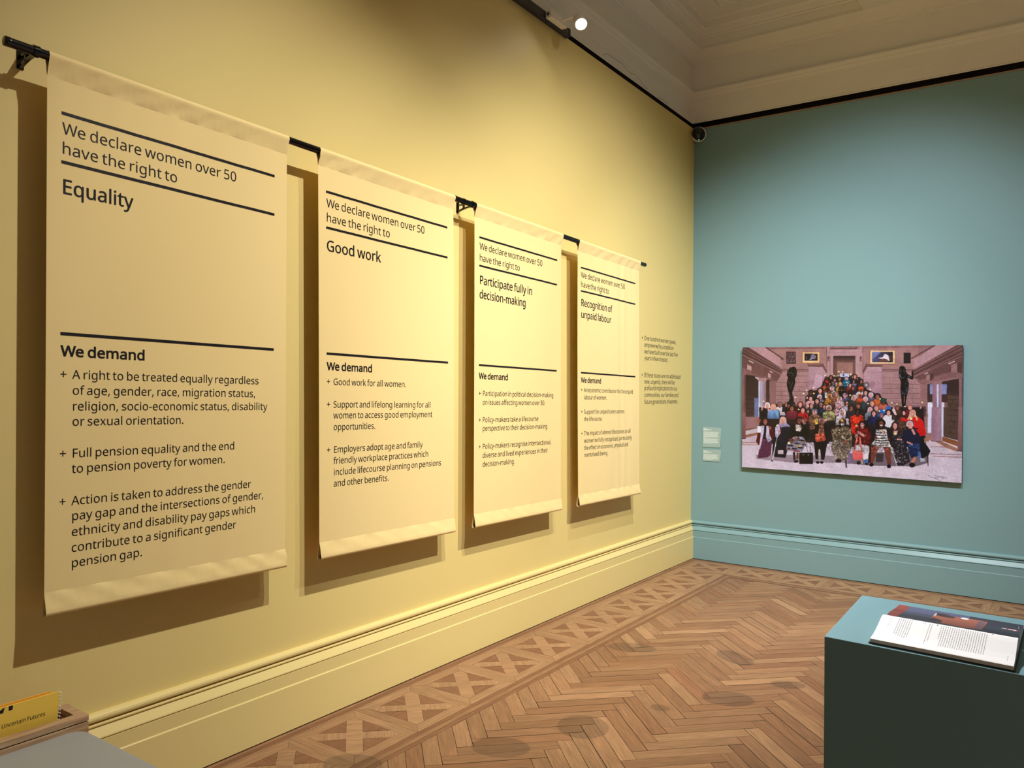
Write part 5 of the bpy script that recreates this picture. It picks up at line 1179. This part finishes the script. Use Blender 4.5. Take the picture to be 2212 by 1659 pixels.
# --- two dark bronze standing figures on plinths
BZ = (24, 19, 21); BZL = (96, 92, 100)
VA()
P.poly([(985, 475), (1080, 480), (1122, 560), (1108, 640), (1078, 700), (1088, 760), (1060, 860), (1025, 960), (1055, 1070), (1050, 1140), (955, 1145), (975, 1070), (955, 960), (922, 820), (925, 740), (945, 680), (920, 610), (940, 540)], BZ, 5)
P.ell(1050, 520, 55, 56, BZ, 0, 4); P.poly([(930, 560), (1000, 600), (1090, 640), (1080, 700), (960, 660), (920, 630)], (34, 28, 30), 5)
for a_ in ((955, 560, 990, 600), (1000, 560, 1060, 640), (950, 740, 985, 800), (1040, 760, 985, 880), (975, 950, 990, 1080), (1090, 560, 1108, 600), (1030, 985, 1042, 1050)): P.line(*a_, 9, BZL)
P.poly([(930, 1130), (1060, 1130), (1100, 1200), (900, 1200)], (40, 32, 36), 5); P.rect(900, 1190, 1285, 1290, (110, 84, 88))
VB()
P.poly([(950, 470), (1000, 445), (1060, 480), (1075, 570), (1110, 610), (1100, 690), (1128, 790), (1120, 900), (1092, 1010), (1066, 1170), (1080, 1240), (1000, 1240), (985, 1080), (965, 940), (975, 760), (932, 630)], BZ, 5)
P.poly([(1095, 600), (1180, 650), (1178, 545), (1208, 540), (1218, 690), (1190, 716), (1110, 680)], BZ, 4); P.ell(1005, 520, 58, 66, BZ, 0, 4)
P.poly([(1030, 1020), (1046, 1010), (1046, 1140), (1030, 1180)], (140, 104, 104))
P.spots(960, 480, 1110, 1000, 46, 10, [(84, 80, 92), (120, 118, 130), (60, 56, 62)], 8); P.line(1090, 870, 1082, 960, 16, (58, 96, 122)); P.line(955, 610, 962, 660, 10, (170, 170, 180)); P.line(1110, 640, 1160, 668, 8, (110, 130, 150))
P.rect(860, 1225, 1450, 1420, (96, 72, 74), 3); P.rect(880, 1285, 1455, 1315, (74, 54, 56)); P.rect(1195, 1200, 1310, 1285, (128, 104, 120))
# --- the crowd: dark mass first
CD = (48, 35, 38)
VA()
P.poly([(390, 1420), (520, 1180), (900, 1180), (1290, 1250), (1310, 1040), (1360, 940), (1540, 900), (1605, 790), (1640, 690), (1900, 660), (2260, 640), (2260, 1420)], CD, 10)
VB()
P.poly([(-20, 650), (190, 660), (250, 760), (330, 900), (560, 1010), (690, 1110), (760, 1260), (1000, 1250), (1290, 1290), (1410, 1420), (-20, 1420)], CD, 10)
VC()
P.poly([(390, 0), (2260, 0), (2260, 640), (600, 700), (400, 500)], CD, 8)
VD()
P.poly([(-20, 0), (1400, 0), (1440, 500), (1320, 760), (-20, 760)], CD, 8)
SL, SM, SD = (206, 150, 140), (150, 98, 82), (84, 52, 46)
gp = random.Random(21)
def person(x, y, r, skin, hair, cloth, hw=1.22, long=0, width=2.4, hgt=5.0, smile=True, tilt=0):
    """head at x, y with face radius r, shoulders and clothing beneath"""
    r *= .93
    w_ = r * width
    P.poly([(x - w_ * .62, y + r * .9), (x + w_ * .62, y + r * .9), (x + w_ * 1.12, y + r * 1.8), (x + w_ * 1.2, y + r * hgt), (x - w_ * 1.2, y + r * hgt), (x - w_ * 1.12, y + r * 1.8)], (36, 26, 29), 6)
    P.ell(x, y - r * .1, r * hw * 1.16, r * 1.42, (36, 26, 29), 0, 6)
    P.poly([(x - w_ * .55, y + r * 1.05), (x + w_ * .55, y + r * 1.05), (x + w_, y + r * 1.9), (x + w_ * 1.08, y + r * hgt), (x - w_ * 1.08, y + r * hgt), (x - w_, y + r * 1.9)], cloth, 9, tuple(max(0, int(c * .68)) for c in cloth))
    for _ in range(5):
        a_ = gp.uniform(-.8, .8); P.line(x + a_ * w_, y + r * gp.uniform(1.7, 2.4), x + a_ * w_ * 1.2, y + r * gp.uniform(3, hgt), r * .16, tuple(int(c * gp.choice((.7, 1.22))) if c < 200 else int(c * .85) for c in cloth))
    P.ell(x, y - r * .15, r * hw, r * 1.25, hair, 0, 7)
    if long: P.poly([(x - r * hw, y - r * .2), (x + r * hw, y - r * .2), (x + r * (hw + .1), y + r * long), (x - r * (hw + .1), y + r * long)], hair, 7)
    P.poly([(x - r * .4, y + r * .6), (x + r * .4, y + r * .6), (x + r * .45, y + r * 1.5), (x - r * .45, y + r * 1.5)], tuple(int(c * .8) for c in skin))
    P.ell(x, y + r * .12, r * .80, r * 1.02, skin, 0, 5)
    P.ell(x + r * .25, y + r * .0, r * .36, r * .5, tuple(min(255, int(c * 1.12)) for c in skin))
    dk = tuple(int(c * .42) for c in skin)
    P.ell(x - r * .32, y - r * .05, r * .15, r * .09, dk); P.ell(x + r * .32, y - r * .05, r * .15, r * .09, dk)
    P.line(x, y + r * .05, x + r * .03, y + r * .38, r * .12, tuple(int(c * .78) for c in skin))
    P.ell(x, y + r * .60, r * .34, r * .13, (150, 60, 62) if smile else dk)
    if smile: P.ell(x, y + r * .57, r * .24, r * .06, (238, 226, 222))
def flower(x, y, r=13, stem=60):
    P.line(x, y, x + gp.uniform(-20, 20), y + stem, 5, (70, 84, 58)); P.ell(x, y, r * 1.25, r, (250, 226, 160)); P.ell(x - 2, y - 2, r * .7, r * .5, (255, 246, 214))
def hand(x, y, r, skin, wave_=False):
    P.ell(x, y, r * .8, r, skin, .1, 4)
    if wave_:
        for k_ in range(5):
            a_ = math.radians(-150 + k_ * 30); P.line(x, y, x + math.cos(a_) * r * 1.7, y + math.sin(a_) * r * 1.7, r * .36, skin)
BLK, GRY, WHT, BRN, BLD, RED = (26, 20, 22), (150, 146, 152), (226, 220, 224), (66, 42, 34), (206, 166, 128), (128, 56, 44)
VA()
# top of the stairs
P.rect(1935, 595, 2110, 660, (188, 196, 226), 6); P.rect(1990, 600, 2020, 650, (110, 100, 110))
for x, y, r, s_, h_, c_ in ((1690, 700, 34, SD, BLK, (110, 32, 30)), (1765, 668, 32, SM, BLK, (60, 36, 34)), (1835, 720, 28, SL, BRN, (150, 140, 146)), (1935, 700, 34, SL, BRN, (96, 60, 60)), (2062, 700, 36, SL, (120, 130, 160), (32, 120, 150)), (2195, 660, 34, SL, BRN, (70, 50, 60))): person(x, y, r, s_, h_, c_)
P.poly([(1655, 735), (1700, 730), (1720, 770), (1685, 790)], (214, 44, 48)); P.ell(2062, 775, 70, 60, (30, 122, 156), 0, 14)
for x, y, r, s_, h_, c_ in ((1650, 800, 36, SD, BLK, (130, 60, 34)), (1745, 800, 34, SM, BLK, (140, 66, 40)), (1870, 790, 32, SL, BRN, (90, 70, 80)), (1945, 810, 38, SL, (230, 190, 110), (206, 160, 84)), (2116, 818, 34, SL, WHT, (70, 46, 60)), (2190, 790, 30, SM, BLK, (40, 34, 40)), (1640, 870, 30, SM, (190, 90, 50), (120, 70, 50)), (1970, 890, 42, (66, 42, 38), BLK, (34, 26, 30)), (2185, 880, 36, SM, BRN, (120, 60, 60)), (2110, 940, 34, SM, BLK, (90, 40, 36))): person(x, y, r, s_, h_, c_)
for x, y, r, s_, h_, c_, lg in ((1788, 890, 40, SL, WHT, (200, 180, 190), 0), (1385, 960, 42, SD, BLK, (70, 58, 50), 0), (1560, 925, 46, SL, BLK, (40, 38, 50), 1), (1735, 950, 30, SL, BRN, (190, 120, 140), 0), (1870, 990, 42, SL, (170, 110, 80), (140, 120, 124), 1.2), (2040, 1020, 42, SL, (170, 150, 170), (92, 92, 130), 0), (2195, 1040, 36, SL, WHT, (80, 90, 100), 0), (1550, 1050, 42, SL, (214, 206, 220), (170, 170, 200), 1.2), (1742, 1030, 44, SM, (222, 170, 100), (206, 140, 70), 1.2), (1380, 1075, 42, SL, BLK, (214, 160, 160), 0), (1835, 1100, 44, SM, (170, 110, 90), (120, 70, 60), 0), (1930, 1080, 40, SL, (214, 190, 170), (216, 188, 186), 1.1), (1500, 1120, 44, SL, BLK, (60, 50, 60), 1.3), (2080, 1170, 44, SL, BRN, (200, 190, 206), 0), (1580, 1190, 42, SL, (70, 54, 60), (50, 46, 56), 0), (1395, 1215, 44, SL, BRN, (52, 56, 46), 0), (2190, 1200, 38, SL, BLK, (70, 50, 70), 0), (1640, 1230, 38, SL, (120, 70, 60), (44, 66, 110), 0), (1900, 1230, 46, SL, (226, 180, 190), (232, 180, 190), 0)): person(x, y, r, s_, h_, c_, long=lg)
P.line(1370, 1140, 1440, 1180, 22, (226, 168, 166)); P.poly([(1650, 960), (1690, 960), (1690, 1070), (1650, 1060)], (232, 226, 230))
for x, y, r, s_, h_, c_, lg in ((1180, 1185, 44, SL, RED, (74, 34, 34), 0), (790, 1190, 44, SM, (120, 110, 112), (226, 222, 228), 0), (910, 1190, 30, SL, BRN, (60, 44, 40), 0), (965, 1215, 32, SM, BLK, (40, 30, 34), 0), (550, 1205, 46, SL, WHT, (44, 32, 38), 1.2), (1230, 1295, 46, SL, (70, 30, 34), (190, 40, 50), 1.0), (665, 1235, 48, SL, (214, 160, 120), (132, 168, 222), 1.2), (1020, 1260, 46, SM, BLK, (130, 50, 66), 0), (2150, 1270, 44, SM, (150, 146, 150), (48, 44, 60), 0), (1725, 1260, 50, SM, (214, 206, 200), (186, 190, 128), 0), (1455, 1330, 50, SL, (126, 136, 166), (150, 112, 86), 0), (1985, 1330, 54, SL, WHT, (222, 206, 210), 1.0)): person(x, y, r, s_, h_, c_, long=lg)
for x, y in ((475, 1125), (1300, 915), (1435, 870), (1240, 980), (1085, 1050), (1915, 560), (1990, 565), (1832, 640), (1905, 632), (2140, 608), (1440, 975), (1330, 1215), (1150, 1280), (2070, 770), (2145, 905), (1635, 1360), (1910, 1015), (1655, 630)): flower(x, y)
hand(455, 1235, 30, SL); hand(575, 1290, 28, SL); P.line(455, 1250, 440, 1300, 26, SL); hand(1310, 1060, 22, SL); hand(1330, 1320, 24, SL); hand(905, 1180, 26, SM)
VB()
P.line(130, 560, 190, 620, 10, (190, 170, 150)); 
for x, y, r, s_, h_, c_, lg in ((100, 655, 34, SL, BRN, (40, 36, 44), 0), (95, 750, 36, SL, BRN, (130, 130, 160), 1.2), (215, 745, 38, SM, BLK, (60, 44, 44), 0), (145, 690, 22, SM, BLK, (50, 40, 46), 0), (10, 820, 34, SL, BRN, (150, 60, 60), 0), (65, 870, 36, SM, BLK, (70, 40, 50), 0), (215, 900, 42, SD, (206, 90, 50), (216, 206, 206), 0), (305, 965, 40, SL, BRN, (60, 56, 80), 0), (405, 1010, 44, SL, (190, 176, 200), (90, 100, 130), 0), (530, 1040, 50, SM, BLK, (206, 110, 60), 0), (85, 1060, 46, SL, WHT, (70, 72, 66), 1.0), (200, 1030, 34, SD, (216, 96, 56), (212, 96, 60), 0), (305, 1090, 44, SL, (206, 186, 200), (60, 76, 84), 0), (640, 1140, 44, SD, (40, 66, 60), (190, 110, 90), 0), (430, 1170, 46, SL, (150, 90, 70), (120, 40, 60), 0), (165, 1215, 42, SM, (80, 60, 50), (44, 56, 60), 0), (30, 1260, 42, SM, BRN, (70, 60, 70), 0), (510, 1260, 44, SL, (160, 110, 110), (110, 80, 90), 0), (390, 1290, 42, SL, (190, 190, 206), (140, 150, 176), 1), (600, 1330, 40, SM, (40, 90, 160), (44, 110, 170), 0), (910, 1250, 34, SM, (120, 90, 80), (90, 60, 50), 0), (1150, 1250, 40, SL, (196, 120, 110), (130, 40, 60), 0)): person(x, y, r, s_, h_, c_, long=lg)
P.ell(318, 815, 58, 58, (88, 80, 82)); P.ell(318, 815, 42, 42, (128, 118, 118)); P.ell(318, 815, 14, 14, (220, 220, 222)); P.poly([(170, 660), (200, 660), (215, 740), (180, 740)], (40, 38, 50))
P.ell(640, 1100, 70, 34, (36, 74, 62), 0, 8); P.ell(215, 868, 50, 26, (216, 92, 50), 0, 6); P.ell(640, 1320, 60, 44, (40, 104, 170), 0, 10); P.ell(740, 1255, 46, 40, (44, 108, 176), 0, 12)
for x, y in ((390, 905), (805, 1155), (1380, 1148), (1055, 1225), (350, 1170), (565, 1310), (655, 1300), (900, 1180), (20, 610), (8, 1010), (580, 1080)): flower(x, y)
hand(840, 1265, 26, SL); P.line(845, 1280, 880, 1390, 34, (216, 190, 190)); hand(1355, 1250, 24, SL); P.line(1360, 1260, 1395, 1330, 22, (40, 34, 40)); hand(1030, 1340, 28, SL)
VD()
for x, y, r, s_, h_, c_, lg in ((150, 95, 50, SD, BLK, (236, 76, 44), 0), (460, 120, 46, SL, (50, 40, 50), (44, 56, 104), 1.2), (605, 150, 40, SM, (44, 90, 150), (50, 50, 60), 0), (740, 105, 48, SL, BLK, (214, 212, 218), 0), (1200, 115, 54, SL, BLD, (212, 36, 34), 2.2)): person(x, y, r, s_, h_, c_, long=lg)
P.poly([(10, 190), (100, 150), (230, 160), (262, 330), (180, 520), (40, 500)], (238, 74, 44), 6, (206, 40, 32)); P.ell(150, 165, 40, 20, SD)
P.poly([(655, 200), (770, 170), (830, 300), (760, 400), (660, 380)], (216, 214, 220), 14); P.poly([(800, 130), (900, 150), (860, 240), (800, 240)], (64, 54, 50), 18); P.line(820, 40, 880, 140, 40, (220, 196, 190))
P.poly([(890, 250), (1010, 170), (1080, 280), (1080, 440), (900, 480)], (84, 62, 54), 22); P.spots(900, 200, 1070, 440, 60, 9, [(120, 86, 70), (44, 32, 34), (150, 120, 96)], 6)
P.poly([(970, 190), (1090, 230), (1290, 170), (1400, 260), (1460, 520), (1330, 560), (1230, 380), (1100, 270), (990, 270)], (214, 38, 36), 6, (186, 26, 30)); P.line(1245, 140, 1290, 250, 30, (222, 180, 140)); P.line(1150, 140, 1110, 240, 26, (222, 180, 140))
P.ell(1200, 110, 44, 56, SL, 0, 4); P.ell(1200, 150, 20, 9, (170, 60, 66)); P.ell(1200, 147, 14, 5, (236, 226, 222)); P.ell(1182, 98, 8, 5, (90, 60, 60)); P.ell(1220, 98, 8, 5, (90, 60, 60)); flower(1168, 220, 22); hand(1035, 120, 34, SL)
# --- front row, seated
VC()
def dress(pts, c_, n_=6, c2=None): P.poly(pts, c_, n_, c2)
# 1 dark red coat, pale scarf, plum skirt
dress([(400, 340), (620, 330), (680, 520), (640, 640), (380, 720), (330, 650), (360, 520)], (92, 26, 32), 5); dress([(440, 600), (640, 640), (620, 900), (560, 950), (370, 970), (380, 860)], (112, 62, 92), 5, (86, 46, 70)); dress([(430, 350), (490, 350), (480, 480), (410, 800), (385, 800), (420, 560)], (196, 190, 214), 10); dress([(530, 350), (580, 360), (590, 520), (640, 620), (560, 670), (520, 560)], (196, 190, 214), 10); dress([(492, 350), (535, 350), (520, 600), (480, 600)], (30, 26, 36), 4)
person(510, 270, 52, SM, (40, 22, 30), (60, 30, 40), hgt=1.6); hand(385, 275, 34, SM, True); P.rect(362, 360, 425, 485, (232, 234, 238)); hand(605, 395, 26, SM)
# 2 dark cardigan, stick
dress([(720, 330), (960, 300), (1010, 520), (900, 960), (700, 950), (640, 900), (660, 620)], (38, 38, 58), 6, (26, 26, 38)); person(850, 250, 56, SL, (198, 170, 150), (180, 170, 210), long=1.0, hgt=2.4); dress([(700, 380), (780, 360), (810, 480), (760, 560), (700, 560)], (196, 180, 210), 14); hand(785, 460, 30, SL); P.line(755, 470, 650, 1010, 17, (206, 200, 206)); P.ell(642, 1018, 18, 16, (60, 56, 60)); flower(742, 350, 18); P.rect(750, 815, 855, 890, (190, 176, 184), 6)
# 3 black jacket, patterned skirt, waving
dress([(1000, 330), (1340, 330), (1360, 560), (1280, 640), (980, 620), (960, 480)], (28, 24, 28), 4); dress([(920, 690), (1050, 560), (1230, 560), (1300, 680), (1230, 830), (1180, 860), (1000, 830), (920, 820)], (150, 146, 160), 8)
for (x, y, rx, ry, c_) in ((1000, 620, 46, 30, (120, 60, 60)), (1110, 590, 50, 14, (170, 96, 60)), (1200, 630, 60, 14, (40, 36, 56)), (1240, 660, 40, 10, (196, 120, 60)), (990, 730, 60, 18, (44, 40, 60)), (1120, 690, 60, 12, (36, 40, 70)), (1140, 740, 60, 12, (206, 170, 110)), (1180, 770, 50, 16, (44, 32, 34)), (960, 790, 30, 20, (130, 36, 56)), (1070, 790, 60, 16, (40, 38, 64)), (1100, 835, 70, 14, (140, 40, 56)), (1240, 710, 30, 18, (60, 50, 70)), (1030, 660, 60, 12, (150, 90, 70))): P.ell(x, y, rx, ry, c_, .1)
dress([(1090, 300), (1130, 290), (1215, 380), (1180, 460), (1095, 450)], (222, 212, 200), 6); person(1165, 260, 58, (120, 76, 66), (52, 28, 28), (28, 24, 28), hw=1.45, hgt=1.3); hand(1255, 285, 44, (206, 140, 130), True); hand(1010, 620, 34, (130, 80, 70)); flower(965, 685, 20, 10)
P.line(1060, 850, 1070, 1000, 44, (40, 34, 40)); P.line(1130, 860, 1120, 990, 40, (110, 66, 48)); P.ell(1100, 1030, 46, 28, (30, 26, 32)); P.rect(1160, 865, 1425, 1080, (22, 20, 26), 4); P.line(1290, 740, 1330, 870, 8, (80, 70, 80)); P.line(1370, 740, 1370, 870, 8, (60, 50, 60)); P.ell(1240, 905, 14, 8, (160, 150, 150)); P.ell(1335, 908, 14, 8, (160, 150, 150))
# 4 grey haired woman, dark jacket, orange bag
dress([(1360, 180), (1560, 170), (1600, 330), (1560, 420), (1360, 420)], (140, 104, 84), 8); dress([(1452, 226), (1532, 226), (1540, 330), (1455, 338)], (224, 190, 96), 6)
dress([(1480, 340), (1720, 320), (1780, 560), (1720, 700), (1440, 700), (1380, 560)], (36, 28, 32), 4); dress([(1440, 660), (1700, 660), (1640, 1000), (1580, 1000), (1560, 800), (1530, 800), (1520, 1000), (1470, 980)], (22, 20, 26), 4); dress([(1545, 330), (1620, 330), (1640, 500), (1520, 510)], (150, 110, 96), 14); person(1590, 270, 56, SM, (140, 130, 134), (40, 30, 34), hgt=1.2); dress([(1468, 510), (1630, 490), (1668, 610), (1640, 640), (1500, 660), (1468, 640)], (222, 116, 92), 6, (190, 86, 72)); P.line(1560, 400, 1520, 510, 9, (190, 120, 90)); P.line(1600, 400, 1640, 500, 9, (190, 120, 90)); P.ell(1515, 1050, 34, 26, (20, 18, 22)); P.ell(1590, 1050, 34, 26, (20, 18, 22)); dress([(1540, 800), (1560, 800), (1556, 960), (1545, 960)], (206, 160, 150)); hand(1668, 250, 26, SL)
# 5 olive printed dress
dress([(1880, 380), (2100, 360), (2170, 520), (2170, 720), (2100, 980), (1990, 1020), (1850, 950), (1770, 800), (1800, 620), (1770, 440)], (120, 106, 88), 10)
P.spots(1790, 400, 2150, 640, 170, 13, [(160, 144, 112), (70, 58, 52), (184, 168, 140), (44, 36, 38)], 12); P.spots(1790, 640, 2120, 990, 420, 9, [(196, 186, 180), (54, 46, 48), (120, 108, 100), (170, 160, 150)], 13)
person(1990, 290, 54, (120, 90, 80), (46, 32, 34), (20, 20, 26), hgt=1.5); P.ell(1990, 330, 36, 24, (200, 190, 186)); P.ell(1975, 250, 30, 22, (222, 170, 70)); P.ell(2040, 670, 34, 44, (150, 90, 76)); P.ell(1910, 1020, 60, 34, (34, 28, 34)); P.line(2050, 1000, 2060, 1150, 26, (26, 24, 30)); P.line(2110, 900, 2100, 1080, 30, (120, 104, 140))
VD()
# 6 dark red sequin jacket, pink bag, white trousers
dress([(110, 420), (330, 400), (410, 520), (400, 700), (250, 780), (100, 700)], (122, 22, 26), 8, (96, 16, 20)); P.spots(120, 430, 390, 720, 36, 5, [(216, 180, 160), (190, 150, 130)], 5); dress([(100, 730), (200, 700), (370, 740), (350, 980), (260, 1000), (240, 830), (110, 830)], (224, 214, 218), 4)
person(240, 335, 54, SL, (34, 24, 30), (122, 22, 26), long=1.0, hgt=1.3, hw=1.3); P.line(150, 470, 300, 560, 52, SL); hand(125, 550, 44, SL); P.line(150, 570, 80, 830, 26, (224, 120, 104)); P.line(190, 560, 225, 830, 26, (232, 140, 130)); dress([(55, 830), (235, 820), (260, 930), (230, 1000), (80, 1000), (55, 920)], (240, 128, 122), 4, (226, 100, 100)); P.line(60, 870, 240, 862, 12, (250, 160, 156)); flower(132, 352, 20, 90); P.ell(140, 420, 34, 26, (70, 60, 44)); P.ell(310, 1030, 26, 40, (40, 110, 170)); P.ell(170, 1060, 36, 34, (26, 30, 44)); P.ell(325, 1080, 36, 18, (20, 24, 34)); P.line(232, 1000, 238, 1080, 12, (220, 214, 170)); P.line(-10, 830, 0, 1060, 30, (130, 110, 150))
dress([(380, 780), (420, 700), (480, 800), (430, 1060), (350, 1060)], (40, 30, 36), 4)
# 7 striped dress, white stick
dress([(430, 430), (760, 410), (790, 640), (760, 760), (430, 720), (400, 600)], (30, 26, 34), 4); dress([(500, 430), (700, 420), (720, 600), (780, 760), (560, 750), (410, 710), (490, 610)], (226, 220, 214), 5)
for y in (470, 520, 575, 620, 665, 710): P.poly([(480, y), (600, y + 12), (740, y + 4), (740, y + 18), (600, y + 28), (480, y + 16)], (56, 60, 66), 3)
person(600, 310, 60, (112, 70, 60), BLK, (40, 34, 40), hw=1.35, hgt=1.3); P.ell(600, 345, 28, 12, (236, 226, 222)); hand(660, 480, 34, (196, 150, 140)); flower(598, 445, 20, 40)
dress([(410, 730), (560, 750), (500, 900), (450, 1060), (400, 1060)], (136, 80, 68), 4, (110, 62, 54)); dress([(640, 760), (780, 760), (790, 1090), (720, 1090), (680, 900)], (136, 80, 68), 4, (110, 62, 54)); P.ell(415, 1095, 44, 34, (16, 14, 20)); P.ell(750, 1125, 40, 36, (16, 14, 20)); P.line(695, 500, 735, 620, 13, (222, 220, 216)); P.line(735, 620, 910, 1130, 15, (216, 224, 206)); hand(745, 620, 30, (120, 76, 66)); hand(500, 580, 34, (120, 76, 66)); P.rect(500, 880, 640, 1040, (70, 60, 64), 6)
# 8 dark floral dress
dress([(810, 470), (960, 440), (1010, 620), (1110, 820), (1150, 1040), (1020, 1110), (900, 1110), (860, 900), (800, 700)], (40, 36, 44), 6); P.spots(820, 480, 1010, 620, 60, 8, [(90, 90, 100), (24, 20, 26), (150, 150, 158)], 15); P.spots(820, 640, 1120, 1060, 220, 8, [(150, 150, 164), (90, 60, 70), (200, 196, 206), (60, 70, 70)], 16)
person(865, 350, 54, SL, (62, 36, 36), (60, 50, 60), long=1.5, hgt=1.4); P.line(840, 345, 900, 345, 6, (60, 40, 44)); dress([(830, 450), (920, 450), (900, 520), (850, 520)], SL, 4); flower(865, 505, 26, 8); P.line(900, 610, 1000, 620, 30, SL)
# 9 navy top, hand at her mouth, jeans skirt
dress([(1030, 440), (1250, 420), (1330, 520), (1340, 720), (1050, 760), (1010, 620)], (30, 36, 62), 4); dress([(1100, 700), (1320, 690), (1380, 800), (1290, 930), (1180, 970), (1120, 850)], (44, 70, 118), 10, (28, 44, 80)); P.spots(1130, 710, 1310, 780, 40, 10, [(90, 130, 190), (30, 50, 90)], 17); dress([(1290, 860), (1400, 790), (1420, 900), (1330, 1000)], (90, 116, 170), 14)
person(1145, 330, 58, SL, (190, 180, 186), (30, 36, 62), hgt=1.2, long=.6); P.line(1190, 420, 1240, 520, 44, SL); hand(1170, 375, 36, SL); P.line(1090, 660, 1200, 710, 32, SL); P.line(1250, 950, 1190, 1060, 52, (200, 130, 110)); P.ell(1190, 1100, 60, 46, (24, 22, 28)); P.poly([(1190, 280), (1220, 260), (1226, 300)], (110, 96, 96))
dress([(1330, 560), (1440, 540), (1450, 700), (1540, 830), (1500, 920), (1370, 980), (1340, 820)], (22, 26, 34), 4); P.line(1430, 590, 1440, 680, 34, (140, 120, 96)); P.line(1480, 920, 1495, 1125, 14, (24, 24, 30)); dress([(1340, 960), (1430, 980), (1440, 1030), (1350, 1040)], (180, 180, 190), 6)
arr = P.half()
# small uneven detail over the crowd, then the print's own strong contrast
hh, ww = arr.shape[:2]
rg = np.random.default_rng(5)
def cloud(step):
    a = rg.normal(0, 1, (hh // step + 3, ww // step + 3))
    yy, xx = np.arange(hh) / step, np.arange(ww) / step
    y0_, x0_ = yy.astype(int), xx.astype(int); fy, fx_ = (yy - y0_)[:, None], (xx - x0_)[None, :]
    g_ = lambda dy, dx: a[np.ix_(y0_ + dy, x0_ + dx)]
    return (g_(0, 0) * (1 - fx_) + g_(0, 1) * fx_) * (1 - fy) + (g_(1, 0) * (1 - fx_) + g_(1, 1) * fx_) * fy
YY, XX = np.meshgrid(np.linspace(0, 1, hh), np.linspace(0, 1, ww), indexing='ij')
crowd = np.clip((YY - (.40 + .9 * np.abs(XX - .47) - .22 * np.exp(-((XX - .47) / .1) ** 2))) * 14, 0, 1) * np.clip((.86 - YY) * 12, 0, 1) * np.clip((XX - .07) * 20, 0, 1) * np.clip((.86 - XX) * 20, 0, 1)
det = .20 * cloud(2) + .16 * cloud(4) + .10 * cloud(9)
arr = arr * (1 - .16 * crowd[..., None]) * (1 + (det * crowd + .035 * cloud(2) + .03 * cloud(14))[..., None]) + (rg.normal(0, 9, arr.shape) * crowd[..., None])
arr = np.clip(arr, 0, 255) / 255
arr = arr * .62 + .38 * (arr * arr * (3 - 2 * arr))
arr = np.clip(arr * 232 * np.array([.985, .98, 1.05]) - 4, 0, 255)
def fn(s, u):
    q = [np.array(p) for p in PQ]
    return np.outer((1-s)*(1-u), q[0]) + np.outer(s*(1-u), q[1]) + np.outer(s*u, q[2]) + np.outer((1-s)*u, q[3])
painted_grid('print', arr, fn, PRINT, pn)
